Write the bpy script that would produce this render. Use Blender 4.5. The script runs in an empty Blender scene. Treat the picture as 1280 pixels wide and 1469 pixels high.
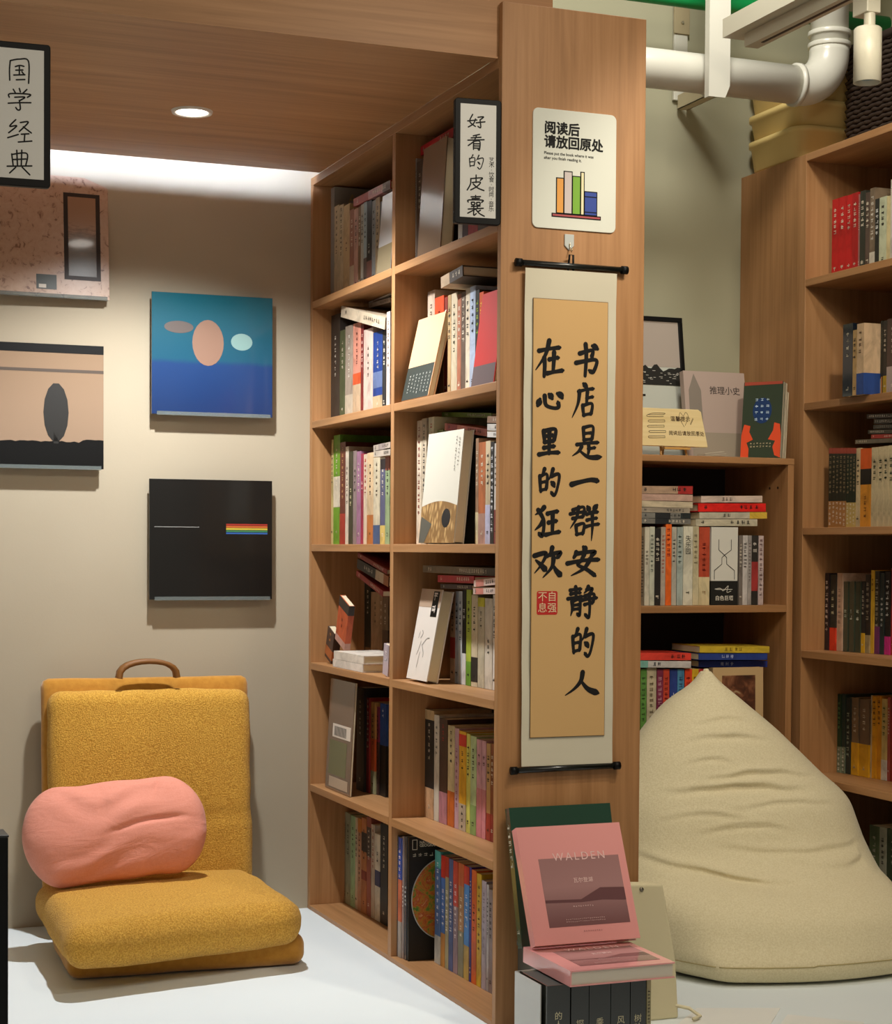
import bpy, bmesh, math, random
from mathutils import Vector, Matrix, noise
S = bpy.context.scene
COL = S.collection
# ------------------------------------------------------------------ camera
F_PX, CY, YAW, PIT, ROLL, CH = 2571.34, 849.79, .3726, .0237, .0067, .97
W_PX, H_PX = 1280, 1469
_F = Vector((math.sin(YAW)*math.cos(PIT), math.cos(YAW)*math.cos(PIT), -math.sin(PIT)))
_R = Vector((math.cos(YAW), -math.sin(YAW), 0)); _U = _R.cross(_F)
_R, _U = math.cos(ROLL)*_R+math.sin(ROLL)*_U, -math.sin(ROLL)*_R+math.cos(ROLL)*_U
cam = bpy.data.cameras.new('camera'); co = bpy.data.objects.new('camera', cam); COL.objects.link(co)
m = Matrix((_R, _U, -_F)).transposed().to_4x4(); m.translation = (0, 0, CH); co.matrix_world = m
cam.sensor_fit = 'HORIZONTAL'; cam.sensor_width = 36; cam.lens = 36*F_PX/W_PX
cam.shift_y = (CY-H_PX/2)/W_PX; cam.clip_start = .05
S.camera = co
# ------------------------------------------------------------------ colour management, world, room lamps
vs = S.view_settings
vs.view_transform = 'Standard'; vs.look = 'None'; vs.gamma = 1; vs.use_curve_mapping = False; vs.exposure = 0.2
wd = bpy.data.worlds.new('room_ambience'); S.world = wd; wd.use_nodes = True
wd.node_tree.nodes['Background'].inputs[0].default_value = (1, .86, .68, 1)
wd.node_tree.nodes['Background'].inputs[1].default_value = .17
def area(name, loc, to, w, h, power, col=(1, .9, .75), spread=180):
    l = bpy.data.lights.new(name, 'AREA'); l.shape = 'RECTANGLE'; l.size = w; l.size_y = h; l.energy = power; l.color = col
    l.spread = math.radians(spread)
    o = bpy.data.objects.new(name, l); COL.objects.link(o); o.location = loc
    o.rotation_euler = (Vector(to)-Vector(loc)).to_track_quat('-Z', 'Y').to_euler(); return o
def spot(name, loc, to, power, angle, col=(1, .93, .8), blend=.3, size=.025):
    l = bpy.data.lights.new(name, 'SPOT'); l.energy = power; l.color = col; l.spot_size = math.radians(angle)
    l.spot_blend = blend; l.shadow_soft_size = size
    o = bpy.data.objects.new(name, l); COL.objects.link(o); o.location = loc
    o.rotation_euler = (Vector(to)-Vector(loc)).to_track_quat('-Z', 'Y').to_euler(); return o
ZS = 1.961                                    # underside of the alcove ceiling
DL = Vector((.945, 4.02, ZS))                 # recessed downlight
spot('downlight_lamp', DL-Vector((0, 0, .012)), (DL.x, DL.y, 0), 96, 138, (.96, .98, 1), .6, .03)
area('shop_ceiling_lamp', (.5, .6, 2.8), (1.3, 3.6, .9), 1.4, .3, 14, (1, .9, .74))
spot('track_lamp_by_pillar', (1.6, 1.9, 2.4), (1.60, 3.35, 1.05), 34, 95, (1, .9, .74), 1, .05)
spot('track_lamp_over_bean_bag', (2.2, 3.0, 2.2), (2.12, 3.35, 0), 270, 95, (1, .97, .9), .6, .03)
spot('lamp_over_pipes', (1.9, 3.3, 2.85), (2.1, 4.3, 1.6), 48, 110, (1, .96, .88), .7, .14)
spot('track_lamp_to_bookcase', (1.85, 2.3, 2.3), (2.45, 3.9, .6), 38, 80, (1, .9, .74), .5, .03)
# ------------------------------------------------------------------ pixel -> point on a plane of the scene
O3 = Vector((0, 0, CH))
def on(ax, v, px, py):
    d = _F*F_PX+_R*(px-640)-_U*(py-CY); i = 'XYZ'.index(ax)
    return O3+d*((v-O3[i])/d[i])
# ------------------------------------------------------------------ materials
def lin(h):
    h = h.lstrip('#'); o = []
    for i in (0, 2, 4):
        c = int(h[i:i+2], 16)/255; o.append(c/12.92 if c <= .04045 else ((c+.055)/1.055)**2.4)
    return (*o, 1)
MC = {}
def M(hexc, rough=.55, metal=0, emit=0, trans=0, coat=0, alpha=1):
    k = (hexc, rough, metal, emit, trans, coat, alpha)
    if k in MC: return MC[k]
    m = bpy.data.materials.new('m_'+hexc.strip('#')); m.use_nodes = True; b = m.node_tree.nodes['Principled BSDF']
    b.inputs['Base Color'].default_value = lin(hexc); b.inputs['Roughness'].default_value = rough
    b.inputs['Metallic'].default_value = metal
    if emit: b.inputs['Emission Color'].default_value = lin(hexc); b.inputs['Emission Strength'].default_value = emit
    if trans: b.inputs['Transmission Weight'].default_value = trans
    if coat: b.inputs['Coat Weight'].default_value = coat; b.inputs['Coat Roughness'].default_value = .08
    if alpha < 1: b.inputs['Alpha'].default_value = alpha
    MC[k] = m; return m
BC = {}
def BM(hexc, rough=.5, coat=0):
    """printed book cloth or paper: the ink varies softly over the cover"""
    k = (hexc, rough, coat)
    if k in BC: return BC[k]
    m, nt, b, tc = nodes('book_'+hexc.strip('#'), rough); n = noi(nt, mapn(nt, tc, (1, 1, .6), loc=(len(BC)*.37, 0, 0)), 26, 5, .62, .8); c = lin(hexc); r = nt.nodes.new('ShaderNodeValToRGB')
    lo = tuple(max(0, q*.60) for q in c[:3]); hi = tuple(min(1, q*.97+.004) for q in c[:3])
    r.color_ramp.elements[0].position = .3; r.color_ramp.elements[1].position = .58; r.color_ramp.elements[0].color = (*lo, 1); r.color_ramp.elements[1].color = (*hi, 1)
    nt.links.new(n.outputs[0], r.inputs[0]); nt.links.new(r.outputs[0], b.inputs['Base Color'])
    if coat: b.inputs['Coat Weight'].default_value = coat; b.inputs['Coat Roughness'].default_value = .08
    BC[k] = m; return m
def nodes(name, rough=.6):
    m = bpy.data.materials.new(name); m.use_nodes = True; nt = m.node_tree; b = nt.nodes['Principled BSDF']
    b.inputs['Roughness'].default_value = rough
    tc = nt.nodes.new('ShaderNodeTexCoord'); return m, nt, b, tc
def mapn(nt, tc, sc, out='Object', loc=(0, 0, 0)):
    mp = nt.nodes.new('ShaderNodeMapping'); mp.inputs['Scale'].default_value = sc; mp.inputs['Location'].default_value = loc
    nt.links.new(tc.outputs[out], mp.inputs[0]); return mp
def noi(nt, mp, scale, detail=4, rough=.55, dist=0):
    n = nt.nodes.new('ShaderNodeTexNoise'); n.inputs['Scale'].default_value = scale; n.inputs['Detail'].default_value = detail
    n.inputs['Roughness'].default_value = rough; n.inputs['Distortion'].default_value = dist
    nt.links.new(mp.outputs[0], n.inputs['Vector']); return n
def ramp(nt, src, stops):
    r = nt.nodes.new('ShaderNodeValToRGB'); el = r.color_ramp.elements
    while len(el) < len(stops): el.new(.5)
    for e, (p, c) in zip(el, stops): e.position = p; e.color = lin(c)
    nt.links.new(src, r.inputs[0]); return r
def bump(nt, b, src, st, dist=.01):
    bp = nt.nodes.new('ShaderNodeBump'); bp.inputs['Strength'].default_value = st; bp.inputs['Distance'].default_value = dist
    nt.links.new(src, bp.inputs['Height']); nt.links.new(bp.outputs[0], b.inputs['Normal'])
def wood(name, axis, c1, c2, c3):
    m, nt, b, tc = nodes(name, .48)
    s = [9, 9, 9]; s['XYZ'.index(axis)] = .55
    n = noi(nt, mapn(nt, tc, s), 2.2, 6, .6, .6)
    s2 = [60, 60, 60]; s2['XYZ'.index(axis)] = 1.6
    n2 = noi(nt, mapn(nt, tc, s2), 2, 3, .5)
    mx = nt.nodes.new('ShaderNodeMix'); mx.data_type = 'FLOAT'; mx.inputs[0].default_value = .35
    nt.links.new(n.outputs[0], mx.inputs[2]); nt.links.new(n2.outputs[0], mx.inputs[3])
    r = ramp(nt, mx.outputs[0], [(.3, c1), (.5, c2), (.68, c3)])
    nt.links.new(r.outputs[0], b.inputs['Base Color']); bump(nt, b, mx.outputs[0], .05, .002); return m
WC = ('#91663c', '#aa7b4e', '#b98a5d')
WZ, WY, WX = wood('oak_grain_z', 'Z', *WC), wood('oak_grain_y', 'Y', *WC), wood('oak_grain_x', 'X', *WC)
def plaster(name, c1, c2):
    m, nt, b, tc = nodes(name, .8)
    n = noi(nt, mapn(nt, tc, (1, 1, 1)), 1.5, 3)
    r = ramp(nt, n.outputs[0], [(.3, c1), (.7, c2)]); nt.links.new(r.outputs[0], b.inputs['Base Color'])
    n2 = noi(nt, mapn(nt, tc, (1, 1, 1)), 180, 3); bump(nt, b, n2.outputs[0], .06, .002); return m
PL1 = plaster('alcove_plaster', '#aa9d86', '#b1a58e')
PL2 = plaster('rear_plaster', '#a3a084', '#aca98e')
FL = plaster('white_floor', '#dfe8ea', '#e6eeef')
def fabric(name, c1, c2, scale, st, dist, rough=.95, sheen=.3):
    m, nt, b, tc = nodes(name, rough)
    mp = mapn(nt, tc, (1, 1, 1)); n = noi(nt, mp, scale, 3, .6)
    r = ramp(nt, n.outputs[0], [(.35, c1), (.65, c2)]); nt.links.new(r.outputs[0], b.inputs['Base Color'])
    bump(nt, b, n.outputs[0], st, dist); b.inputs['Sheen Weight'].default_value = sheen; return m
BOUC = fabric('ochre_boucle', '#bb821c', '#e6b44a', 300, .9, .006, .95, .08)
OCHR = fabric('ochre_lining', '#b07820', '#bd852c', 60, .2, .002)
PINKF = fabric('pink_linen', '#d88a74', '#dc927e', 300, .12, .001, .9, .1)
_nt = PINKF.node_tree; _b = _nt.nodes['Principled BSDF']; _tc = _nt.nodes.new('ShaderNodeTexCoord'); _n = noi(_nt, mapn(_nt, _tc, (4, 3, 11)), 2.2, 3, .5, 2.0)
_old = _b.inputs['Normal'].links[0].from_node; _bp = _nt.nodes.new('ShaderNodeBump'); _bp.inputs['Strength'].default_value = .3; _bp.inputs['Distance'].default_value = .008
_nt.links.new(_n.outputs[0], _bp.inputs['Height']); _nt.links.new(_old.outputs[0], _bp.inputs['Normal']); _nt.links.new(_bp.outputs[0], _b.inputs['Normal'])
BEANF = fabric('cream_velvet', '#d9cba2', '#e6dab6', 260, .3, .003, .9, .15)
BLK = M('#070706', .5); BLK.node_tree.nodes['Principled BSDF'].inputs['Specular IOR Level'].default_value = .2; PAGE = M('#d8c9a8', .8); WHT = M('#e4e2da', .5)
# ------------------------------------------------------------------ mesh helpers
class MB:
    def __init__(s): s.v = []; s.f = []; s.m = []; s.mats = []
    def mi(s, mat):
        if mat not in s.mats: s.mats.append(mat)
        return s.mats.index(mat)
    def add(s, vs, fs, mat):
        n = len(s.v); k = s.mi(mat); s.v += [tuple(v) for v in vs]
        for f in fs: s.f.append(tuple(i+n for i in f)); s.m.append(k)
    def box(s, a, b, mat, M4=None):
        x0, y0, z0 = a; x1, y1, z1 = b
        v = [Vector(p) for p in ((x0, y0, z0), (x1, y0, z0), (x1, y1, z0), (x0, y1, z0), (x0, y0, z1), (x1, y0, z1), (x1, y1, z1), (x0, y1, z1))]
        if M4: v = [M4 @ p for p in v]
        s.add(v, [(0, 3, 2, 1), (4, 5, 6, 7), (0, 1, 5, 4), (1, 2, 6, 5), (2, 3, 7, 6), (3, 0, 4, 7)], mat)
    def tube(s, pts, r, mat, n=10, cap=True):
        pts = [Vector(p) for p in pts]; rs = r if isinstance(r, (list, tuple)) else [r]*len(pts); vs = []; fs = []
        ref = None
        for i, p in enumerate(pts):
            t = (pts[min(i+1, len(pts)-1)]-pts[max(i-1, 0)]).normalized()
            if ref is None: ref = t.orthogonal().normalized()
            ref = (ref-t*ref.dot(t)).normalized(); bi = t.cross(ref)
            for k in range(n):
                a = 2*math.pi*k/n; vs.append(p+(ref*math.cos(a)+bi*math.sin(a))*rs[i])
        for i in range(len(pts)-1):
            for k in range(n): fs.append((i*n+k, i*n+(k+1) % n, (i+1)*n+(k+1) % n, (i+1)*n+k))
        if cap: fs.append(tuple(range(n-1, -1, -1))); fs.append(tuple((len(pts)-1)*n+k for k in range(n)))
        s.add(vs, fs, mat)
    def prism(s, poly, y0, y1, mat, swap=None):          # poly in x,z extruded along y
        n = len(poly); vs = [(x, y0, z) for x, z in poly]+[(x, y1, z) for x, z in poly]
        if swap: vs = [swap(v) for v in vs]
        s.add(vs, [tuple(range(n)), tuple(range(2*n-1, n-1, -1))]+[((i+1) % n, i, n+i, n+(i+1) % n) for i in range(n)], mat)
    def build(s, name, parent=None, smooth=False, bevel=0, seg=2):
        me = bpy.data.meshes.new(name); me.from_pydata(s.v, [], s.f); me.validate()
        for mt in s.mats: me.materials.append(mt)
        if len(me.polygons) == len(s.m): me.polygons.foreach_set('material_index', s.m)
        if smooth: me.polygons.foreach_set('use_smooth', [True]*len(me.polygons))
        me.update(); o = bpy.data.objects.new(name, me); COL.objects.link(o)
        if parent: o.parent = parent
        if bevel:
            md = o.modifiers.new('bevel', 'BEVEL'); md.width = bevel; md.segments = seg; md.limit_method = 'ANGLE'
        return o
def tag(o, label, cat, group=None):
    o['label'] = label; o['category'] = cat
    if group: o['group'] = group
    return o
def thing(name, label, cat, mat4=None, group=None):
    o = bpy.data.objects.new(name, None); COL.objects.link(o); o.empty_display_size = .02
    if mat4 is not None: o.matrix_world = mat4 if isinstance(mat4, Matrix) else Matrix.Translation(mat4)
    return tag(o, label, cat, group)
def struct(o): o['kind'] = 'structure'; return o
def rounded(w, h, r, n=5):
    out = []
    for cx, cz, a0 in ((w-r, r, -90), (w-r, h-r, 0), (r, h-r, 90), (r, r, 180)):
        for k in range(n+1):
            a = math.radians(a0+90*k/n); out.append((cx+r*math.cos(a), cz+r*math.sin(a)))
    return out
def bold_mesh(s, size, mat, parent, M4, name, off, align='CENTER', space=1.0):
    o = text_mesh(s, size, mat, parent, M4, name, 0, align, space); me = o.data; n = len(me.vertices); V = [tuple(v.co) for v in me.vertices]; F = [tuple(p.vertices) for p in me.polygons]
    vs, fs = [], []
    for k, (dx, dz) in enumerate(((0, 0), (off, 0), (-off, 0), (0, off), (0, -off), (off*.7, off*.7), (-off*.7, -off*.7), (off*.7, -off*.7), (-off*.7, off*.7))):
        vs += [(x+dx, y+dz, z+k*.00002) for x, y, z in V]; fs += [tuple(i+n*k for i in f) for f in F]
    m2 = bpy.data.meshes.new(name); m2.from_pydata(vs, [], fs); m2.materials.append(mat); o.data = m2; return o
def text_mesh(s, size, mat, parent, M4, name='title', off=0, align='CENTER', space=1.0, line=1.0, ext=.0):
    cu = bpy.data.curves.new(name, 'FONT'); cu.body = s; cu.size = size; cu.align_x = align; cu.align_y = 'CENTER'
    cu.offset = off; cu.space_character = space; cu.space_line = line; cu.extrude = ext; cu.resolution_u = 3
    t = bpy.data.objects.new(name+'_src', cu); COL.objects.link(t); bpy.context.view_layer.update()
    me = bpy.data.meshes.new_from_object(t.evaluated_get(bpy.context.evaluated_depsgraph_get()))
    bpy.data.objects.remove(t); me.materials.clear(); me.materials.append(mat)
    o = bpy.data.objects.new(name, me); COL.objects.link(o); o.parent = parent; o.matrix_local = M4; return o
RX90 = Matrix.Rotation(math.pi/2, 4, 'X')                # text plane -> x,z facing -y
def T(x, y, z): return Matrix.Translation((x, y, z))
RZ = lambda a: Matrix.Rotation(math.radians(a), 4, 'Z')
RY = lambda a: Matrix.Rotation(math.radians(a), 4, 'Y')
RXm = lambda a: Matrix.Rotation(math.radians(a), 4, 'X')
# ---- brush strokes: "x y x y ... type" in a 100x100 box, y down
def cr(pts, n=7):
    P = [pts[0]]+pts+[pts[-1]]; out = []
    for i in range(1, len(P)-2):
        for k in range(n):
            t = k/n; a, b, c, d = P[i-1], P[i], P[i+1], P[i+2]
            out.append(tuple(.5*(2*b[j]+(c[j]-a[j])*t+(2*a[j]-5*b[j]+4*c[j]-d[j])*t*t+(3*b[j]-a[j]-3*c[j]+d[j])*t**3) for j in (0, 1)))
    out.append(pts[-1]); return out
WPROF = {'h': lambda t: .72+.28*abs(2*t-1)**1.5 if t < .97 else .6, 'p': lambda t: 1.05-.85*t**1.5, 'n': lambda t: (.45+.9*t/.8) if t < .8 else 1.35*(1-t)/.2+.08,
         'd': lambda t: .45+.9*math.sin(math.pi*min(1, t*.8+.1)), 'v': lambda t: 1-.3*t, 't': lambda t: 1}
def strokes(mb, data, x0, z0, w, h, wid, mat, y=0.0, lvl=.00004):
    for si, st in enumerate(data.split(';')):
        tk = st.split(); ty = tk[-1]; nums = list(map(float, tk[:-1])); pts = cr([(nums[i], nums[i+1]) for i in range(0, len(nums), 2)])
        L = []; R = []
        for i, p in enumerate(pts):
            q0 = pts[max(i-1, 0)]; q1 = pts[min(i+1, len(pts)-1)]; dx = (q1[0]-q0[0])*w; dy = (q1[1]-q0[1])*h; l = math.hypot(dx, dy) or 1
            ww = wid*WPROF[ty](i/(len(pts)-1))*.5; px = x0+p[0]/100*w; pz = z0-p[1]/100*h
            nx, nz = dy/l, dx/l
            L.append((px+nx*ww, y-lvl*(si % 6), pz+nz*ww)); R.append((px-nx*ww, y-lvl*(si % 6), pz-nz*ww))
        n = len(pts); mb.add(L+R, [(n+i, n+i+1, i+1, i) for i in range(n-1)], mat)
        for c, rr in ((0, .5), (-1, .45)):                 # rounded ends
            p = pts[c]; k = WPROF[ty](0 if c == 0 else 1)*wid*.5
            cx, cz = x0+p[0]/100*w, z0-p[1]/100*h
            mb.add([(cx+k*math.cos(a*math.pi/4), y-lvl*(si % 6)-.00002, cz+k*math.sin(a*math.pi/4)) for a in range(8)], [tuple(range(8))], mat)
G = {
'书': "22 32 70 21 67 42 h;8 60 40 54 78 48 88 56 74 84 58 80 h;44 4 47 40 43 97 v;70 8 78 10 90 16 d",
'店': "46 1 52 5 60 12 d;28 24 55 18 86 14 h;32 22 26 58 4 98 p;62 24 60 42 59 60 v;60 42 72 39 84 37 h;44 62 46 78 49 92 v;45 63 80 57 76 88 h;48 90 62 87 78 85 h",
'是': "38 8 39 28 40 46 v;38 8 68 4 65 43 h;40 25 52 23 64 22 h;40 43 54 41 66 40 h;18 57 50 52 86 49 h;55 55 56 70 54 82 v;55 68 66 66 76 64 h;33 62 24 76 4 90 p;24 72 56 92 99 90 n",
'一': "4 60 40 50 70 44 94 44 h",
'群': "12 16 48 8 45 36 h;4 27 30 23 55 20 h;12 39 28 36 46 34 h;31 8 24 38 4 66 p;23 58 24 70 26 84 v;23 58 49 53 45 82 h;25 82 36 80 45 79 h;60 6 64 12 67 19 d;92 2 86 8 80 16 d;58 27 76 23 95 20 h;59 43 76 39 92 37 h;54 61 76 56 99 53 h;76 22 77 60 74 99 p",
'安': "50 1 54 6 57 14 d;29 18 27 26 22 35 v;28 23 84 15 72 31 h;53 24 44 44 34 58 62 74 86 93 h;70 40 52 70 14 93 p;3 54 50 44 97 41 h",
'静': "12 14 28 11 47 10 h;14 25 30 22 45 21 h;29 4 30 18 30 35 v;5 39 28 35 51 32 h;18 46 19 68 14 89 p;18 47 42 42 42 86 34 82 h;20 58 30 57 40 56 h;20 70 30 69 40 68 h;69 3 64 14 55 23 p;64 12 82 9 72 26 h;58 31 87 25 83 52 h;49 43 72 39 97 36 h;58 56 70 53 84 51 h;72 26 74 60 71 94 59 84 h",
'的': "33 3 28 14 21 23 p;14 27 15 52 18 80 v;14 29 43 22 40 73 h;18 49 28 47 38 46 h;18 75 30 72 41 70 h;67 3 60 22 49 41 p;60 28 92 21 84 70 72 91 60 80 h;61 47 67 52 73 61 d",
'人': "51 3 46 38 28 70 3 96 p;46 36 66 72 99 92 n",
'在': "14 30 50 23 87 18 h;49 1 36 40 3 82 p;32 48 34 70 32 99 v;50 52 66 48 82 46 h;66 32 65 60 63 84 v;42 90 68 85 98 80 h",
'心': "15 50 12 62 7 78 d;31 34 36 74 64 86 80 80 77 58 h;46 27 52 34 57 45 d;75 22 86 28 92 40 d",
'里': "26 12 28 32 31 53 v;26 13 78 5 70 48 h;30 31 50 28 70 26 h;31 51 50 48 70 46 h;51 9 51 50 50 91 v;28 71 50 67 75 64 h;6 95 50 88 96 86 h",
'狂': "39 3 26 16 6 27 p;17 12 38 46 33 92 20 84 h;36 46 24 60 5 75 p;52 23 70 18 91 15 h;56 51 70 48 87 45 h;71 20 71 52 70 84 v;46 89 70 84 99 79 h",
'欢': "5 29 44 21 30 54 6 83 p;10 43 28 58 48 78 n;65 3 60 20 49 35 p;58 25 94 17 82 35 h;70 34 64 64 34 97 p;68 57 80 76 99 94 n",
'国': "14 14 11 50 12 92 t;14 14 50 5 86 10 87 98 t;34 36 52 30 68 32 t;50 32 50 66 t;36 50 64 47 t;28 70 72 65 t;60 54 67 62 t;38 88 72 84 t",
'学': "26 6 34 20 t;50 0 54 15 t;80 2 64 20 t;10 42 14 26 92 22 82 36 t;32 40 72 36 50 54 t;50 52 54 88 44 94 36 84 t;6 68 50 62 96 58 t",
'经': "36 4 12 32 40 28 8 58 t;4 78 46 62 t;54 14 86 10 50 50 t;66 30 98 52 t;58 60 88 56 t;72 58 70 84 t;46 92 100 84 t",
'典': "20 20 26 66 t;20 22 80 14 76 62 t;40 4 43 64 t;60 2 58 62 t;24 42 77 36 t;2 70 100 62 t;36 72 12 96 t;62 70 92 98 t",
'好': "30 6 14 52 46 82 t;46 34 34 66 6 88 t;2 50 54 40 t;60 22 92 17 72 38 t;72 38 76 86 60 80 t;50 58 100 48 t",
'看': "70 0 34 12 t;22 26 78 18 t;4 42 96 32 t;52 12 36 48 6 76 t;36 46 36 98 t;36 48 71 44 70 98 62 96 t;38 62 68 60 t;38 76 68 74 t;38 90 68 88 t",
'皮': "22 24 20 60 2 99 t;22 25 86 16 76 32 t;52 0 52 48 t;30 49 76 44 58 72 22 97 t;36 58 62 82 97 96 t",
'囊': "24 8 78 4 t;50 0 50 22 t;30 16 72 13 t;8 34 12 24 90 21 84 32 t;26 34 28 46 44 44 44 34 26 34 t;56 34 58 46 74 44 74 33 56 34 t;26 55 76 50 t;40 48 40 62 t;60 48 60 62 t;8 68 94 60 t;50 66 6 88 t;40 74 40 96 54 88 t;50 66 72 86 100 98 t;78 70 62 79 t"}
# ------------------------------------------------------------------ levels and planes of the joinery
XL, XLB = 1.4117, 1.7346          # left bookcase: front and back plane (its front faces -x)
YN, YF = 3.3223, 4.6264           # its near face and the alcove wall
XR, YR, YW = 2.5742, 4.0288, 4.36 # right bookcase front plane, its far opening edge, rear wall
LZ = [1.9396, 1.6114, 1.2923, .9637, .6468, .3197]      # undersides of the left shelves
RZL = [1.987, 1.6619, 1.3398, 1.0155, .6942, .370]      # undersides of the right shelves
TH = .0188
# ================================================================== STRUCTURE
def plane_obj(name, a, b, mat):
    mb = MB(); mb.box(a, b, mat); return struct(mb.build(name))
plane_obj('floor', (-1.5, 1.2, -.05), (3.4, 4.8, 0), FL)
plane_obj('wall_back', (-.35, YF, 0), (XLB, YF+.1, 2.25), PL1)
plane_obj('wall_rear', (XLB-.02, YW, 0), (3.0, YW+.1, 3.0), PL2)
plane_obj('wall_right', (2.96, 1.2, 0), (3.06, YW, 3.0), PL2)
mb = MB(); mb.box((.10, YN+.05, ZS), (XL, 4.545, ZS+.02), WX)
ceil = struct(mb.build('ceiling'))
plane_obj('trim_1', (.10, YN+.022, ZS+.0006), (XL+.12, YN+.048, 2.32), WX)      # fascia board over the alcove
plane_obj('trim_2', (.10, YN+.018, ZS-.0035), (XL-.001, YN+.052, ZS-.0005), WX)  # lip under the fascia
plane_obj('ceiling_cove', (-.3, 4.3, ZS+.11), (XL+.05, YF, ZS+.13), M('#6a4a30', .7))
# LED strip hidden on top of the alcove ceiling
mb = MB(); mb.box((.12, 4.488, ZS+.062), (XL-.01, 4.5, ZS+.072), M('#cfe0ff', .5, emit=66))
mb.box((.12, 4.476, ZS+.0205), (XL-.01, 4.488, ZS+.076), M('#dddddd', .5))
tag(mb.build('light_strip'), 'white LED light strip glowing along the back edge of the wooden alcove ceiling', 'light strip')
# ================================================================== LEFT BOOKCASE
bc = thing('bookcase', 'tall oak bookcase of twelve open cells beside the alcove', 'bookcase', (XL, YN, 0))
bc_inv = bc.matrix_world.inverted()
def part(name, a, b, mat, parent, bevel=.0012):
    o = Vector(parent.matrix_world.translation); mb = MB()
    mb.box([a[i]-o[i] for i in range(3)], [b[i]-o[i] for i in range(3)], mat); return mb.build(name, parent, bevel=bevel)
part('end_panel', (XL, YN, 0), (XLB, YN+.018, 2.0671), WZ, bc)
part('side_panel', (XL, YF-.02, .012), (XLB, YF-.001, LZ[0]), WZ, bc)
YD0, YD1 = 3.955, 3.977
part('divider', (XL+.0005, YD0, .012), (XLB-.01, YD1, LZ[0]), WZ, bc)
part('bottom_board', (XL, YN+.018, 0), (XLB, YF-.001, .012), WY, bc)
part('back_panel', (XLB-.012, YN+.018, .012), (XLB-.002, YF-.001, LZ[0]), M('#3a2c20', .7), bc)
part('top_board', (XL, YN+.018, LZ[0]), (XLB, YF-.001, LZ[0]+.0215), WY, bc)
for z in LZ[1:]:
    part('shelf', (XL, YN+.018, z), (XLB-.012, YD0, z+TH), WY, bc); part('shelf', (XL, YD1, z), (XLB-.012, YF-.02, z+TH), WY, bc)
# second bookcase closing the alcove on the left, mostly outside the frame
lb = thing('bookcase', 'oak bookcase end at the far left carrying the lettered sign', 'bookcase', (.1, YN, 0))
part('end_panel', (.1, YN, 0), (.42, YN+.018, 2.0671), WZ, lb)
lb.location.x = .0
# ================================================================== RIGHT BOOKCASE
rb = thing('bookcase', 'oak bookcase along the right wall with dark interior', 'bookcase', (XR, 2.7, 0))
part('side_panel', (XR, YR, 0), (2.92, YR+.019, RZL[0]+.0195), WZ, rb)
part('filler_panel', (XR+.001, YR+.0195, 0), (XR+.019, YW-.001, RZL[0]+.0195), WZ, rb)
part('top_board', (XR, 2.7, RZL[0]), (2.92, YR-.0005, RZL[0]+.0195), WY, rb)
part('top_board', (XR+.02, YR+.0195, RZL[0]), (2.92, YW-.001, RZL[0]+.0195), WY, rb)
part('back_panel', (2.89, 2.7, 0), (2.905, YR, RZL[0]), M('#24201a', .7), rb)
part('side_panel', (XR, 2.7, 0), (2.89, 2.719, RZL[0]), WZ, rb)
for z in RZL[1:]: part('shelf', (XR, 2.72, z), (2.889, YR-.0005, z+TH), WY, rb)
# ================================================================== LOW REAR UNIT
ru = thing('shelf_unit', 'low oak shelf unit against the rear wall, behind the bean bag', 'shelf unit', (1.76, YR, 0))
UZ = [1.1975, .8135, .4475]
part('top_board', (1.76, YR, UZ[0]), (2.548, YW-.002, UZ[0]+.0165), WX, ru)
part('side_panel', (2.530, YR+.001, 0), (2.548, YW-.002, UZ[0]), WZ, ru); part('side_panel', (1.76, YR+.001, 0), (1.778, YW-.002, UZ[0]), WZ, ru)
for z in UZ[1:]: part('shelf', (1.779, YR, z), (2.529, YW-.01, z+.018), WX, ru)
part('shelf', (1.779, YR, .06), (2.529, YW-.01, .078), WX, ru)
part('back_panel', (1.779, YW-.009, 0), (2.529, YW-.003, UZ[0]), M('#2b2018', .7), ru)
for yy in (YR+.05, YR+.09):
    mb = MB(); mb.tube([(2.5305-1.76, yy-YR, 1.139), (2.529-1.76, yy-YR, 1.139)], .0035, M('#2a160a', .7)); mb.build('peg_hole', ru)
# ================================================================== BOOKS
random.seed(4)
ORD = ['first', 'second', 'third', 'fourth', 'fifth', 'sixth', 'seventh', 'eighth', 'ninth', 'tenth', 'eleventh', 'twelfth', 'thirteenth', 'fourteenth',
       'fifteenth', 'sixteenth', 'seventeenth', 'eighteenth', 'nineteenth', 'twentieth']
def marks(mb, x, z0, z1, w, mat, rnd, y=-.0004, horiz=False):
    """blurred printed characters down the spine: small bars, no real letters"""
    z = z1; g = w*rnd.uniform(.9, 1.1)
    while z-g > z0:
        for k in range(3):
            a = rnd.random()*g*.7; mb.add([(x-w/2, y, z-a), (x+w/2*rnd.uniform(.3, 1), y, z-a), (x+w/2*rnd.uniform(.3, 1), y, z-a-g*.13), (x-w/2, y, z-a-g*.13)], [(3, 2, 1, 0)], mat)
        xx = x+rnd.uniform(-.3, .3)*w; mb.add([(xx, y, z), (xx+w*.13, y, z), (xx+w*.13, y, z-g*.8), (xx, y, z-g*.8)], [(3, 2, 1, 0)], mat)
        z -= g*rnd.uniform(1.15, 1.5)
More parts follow.
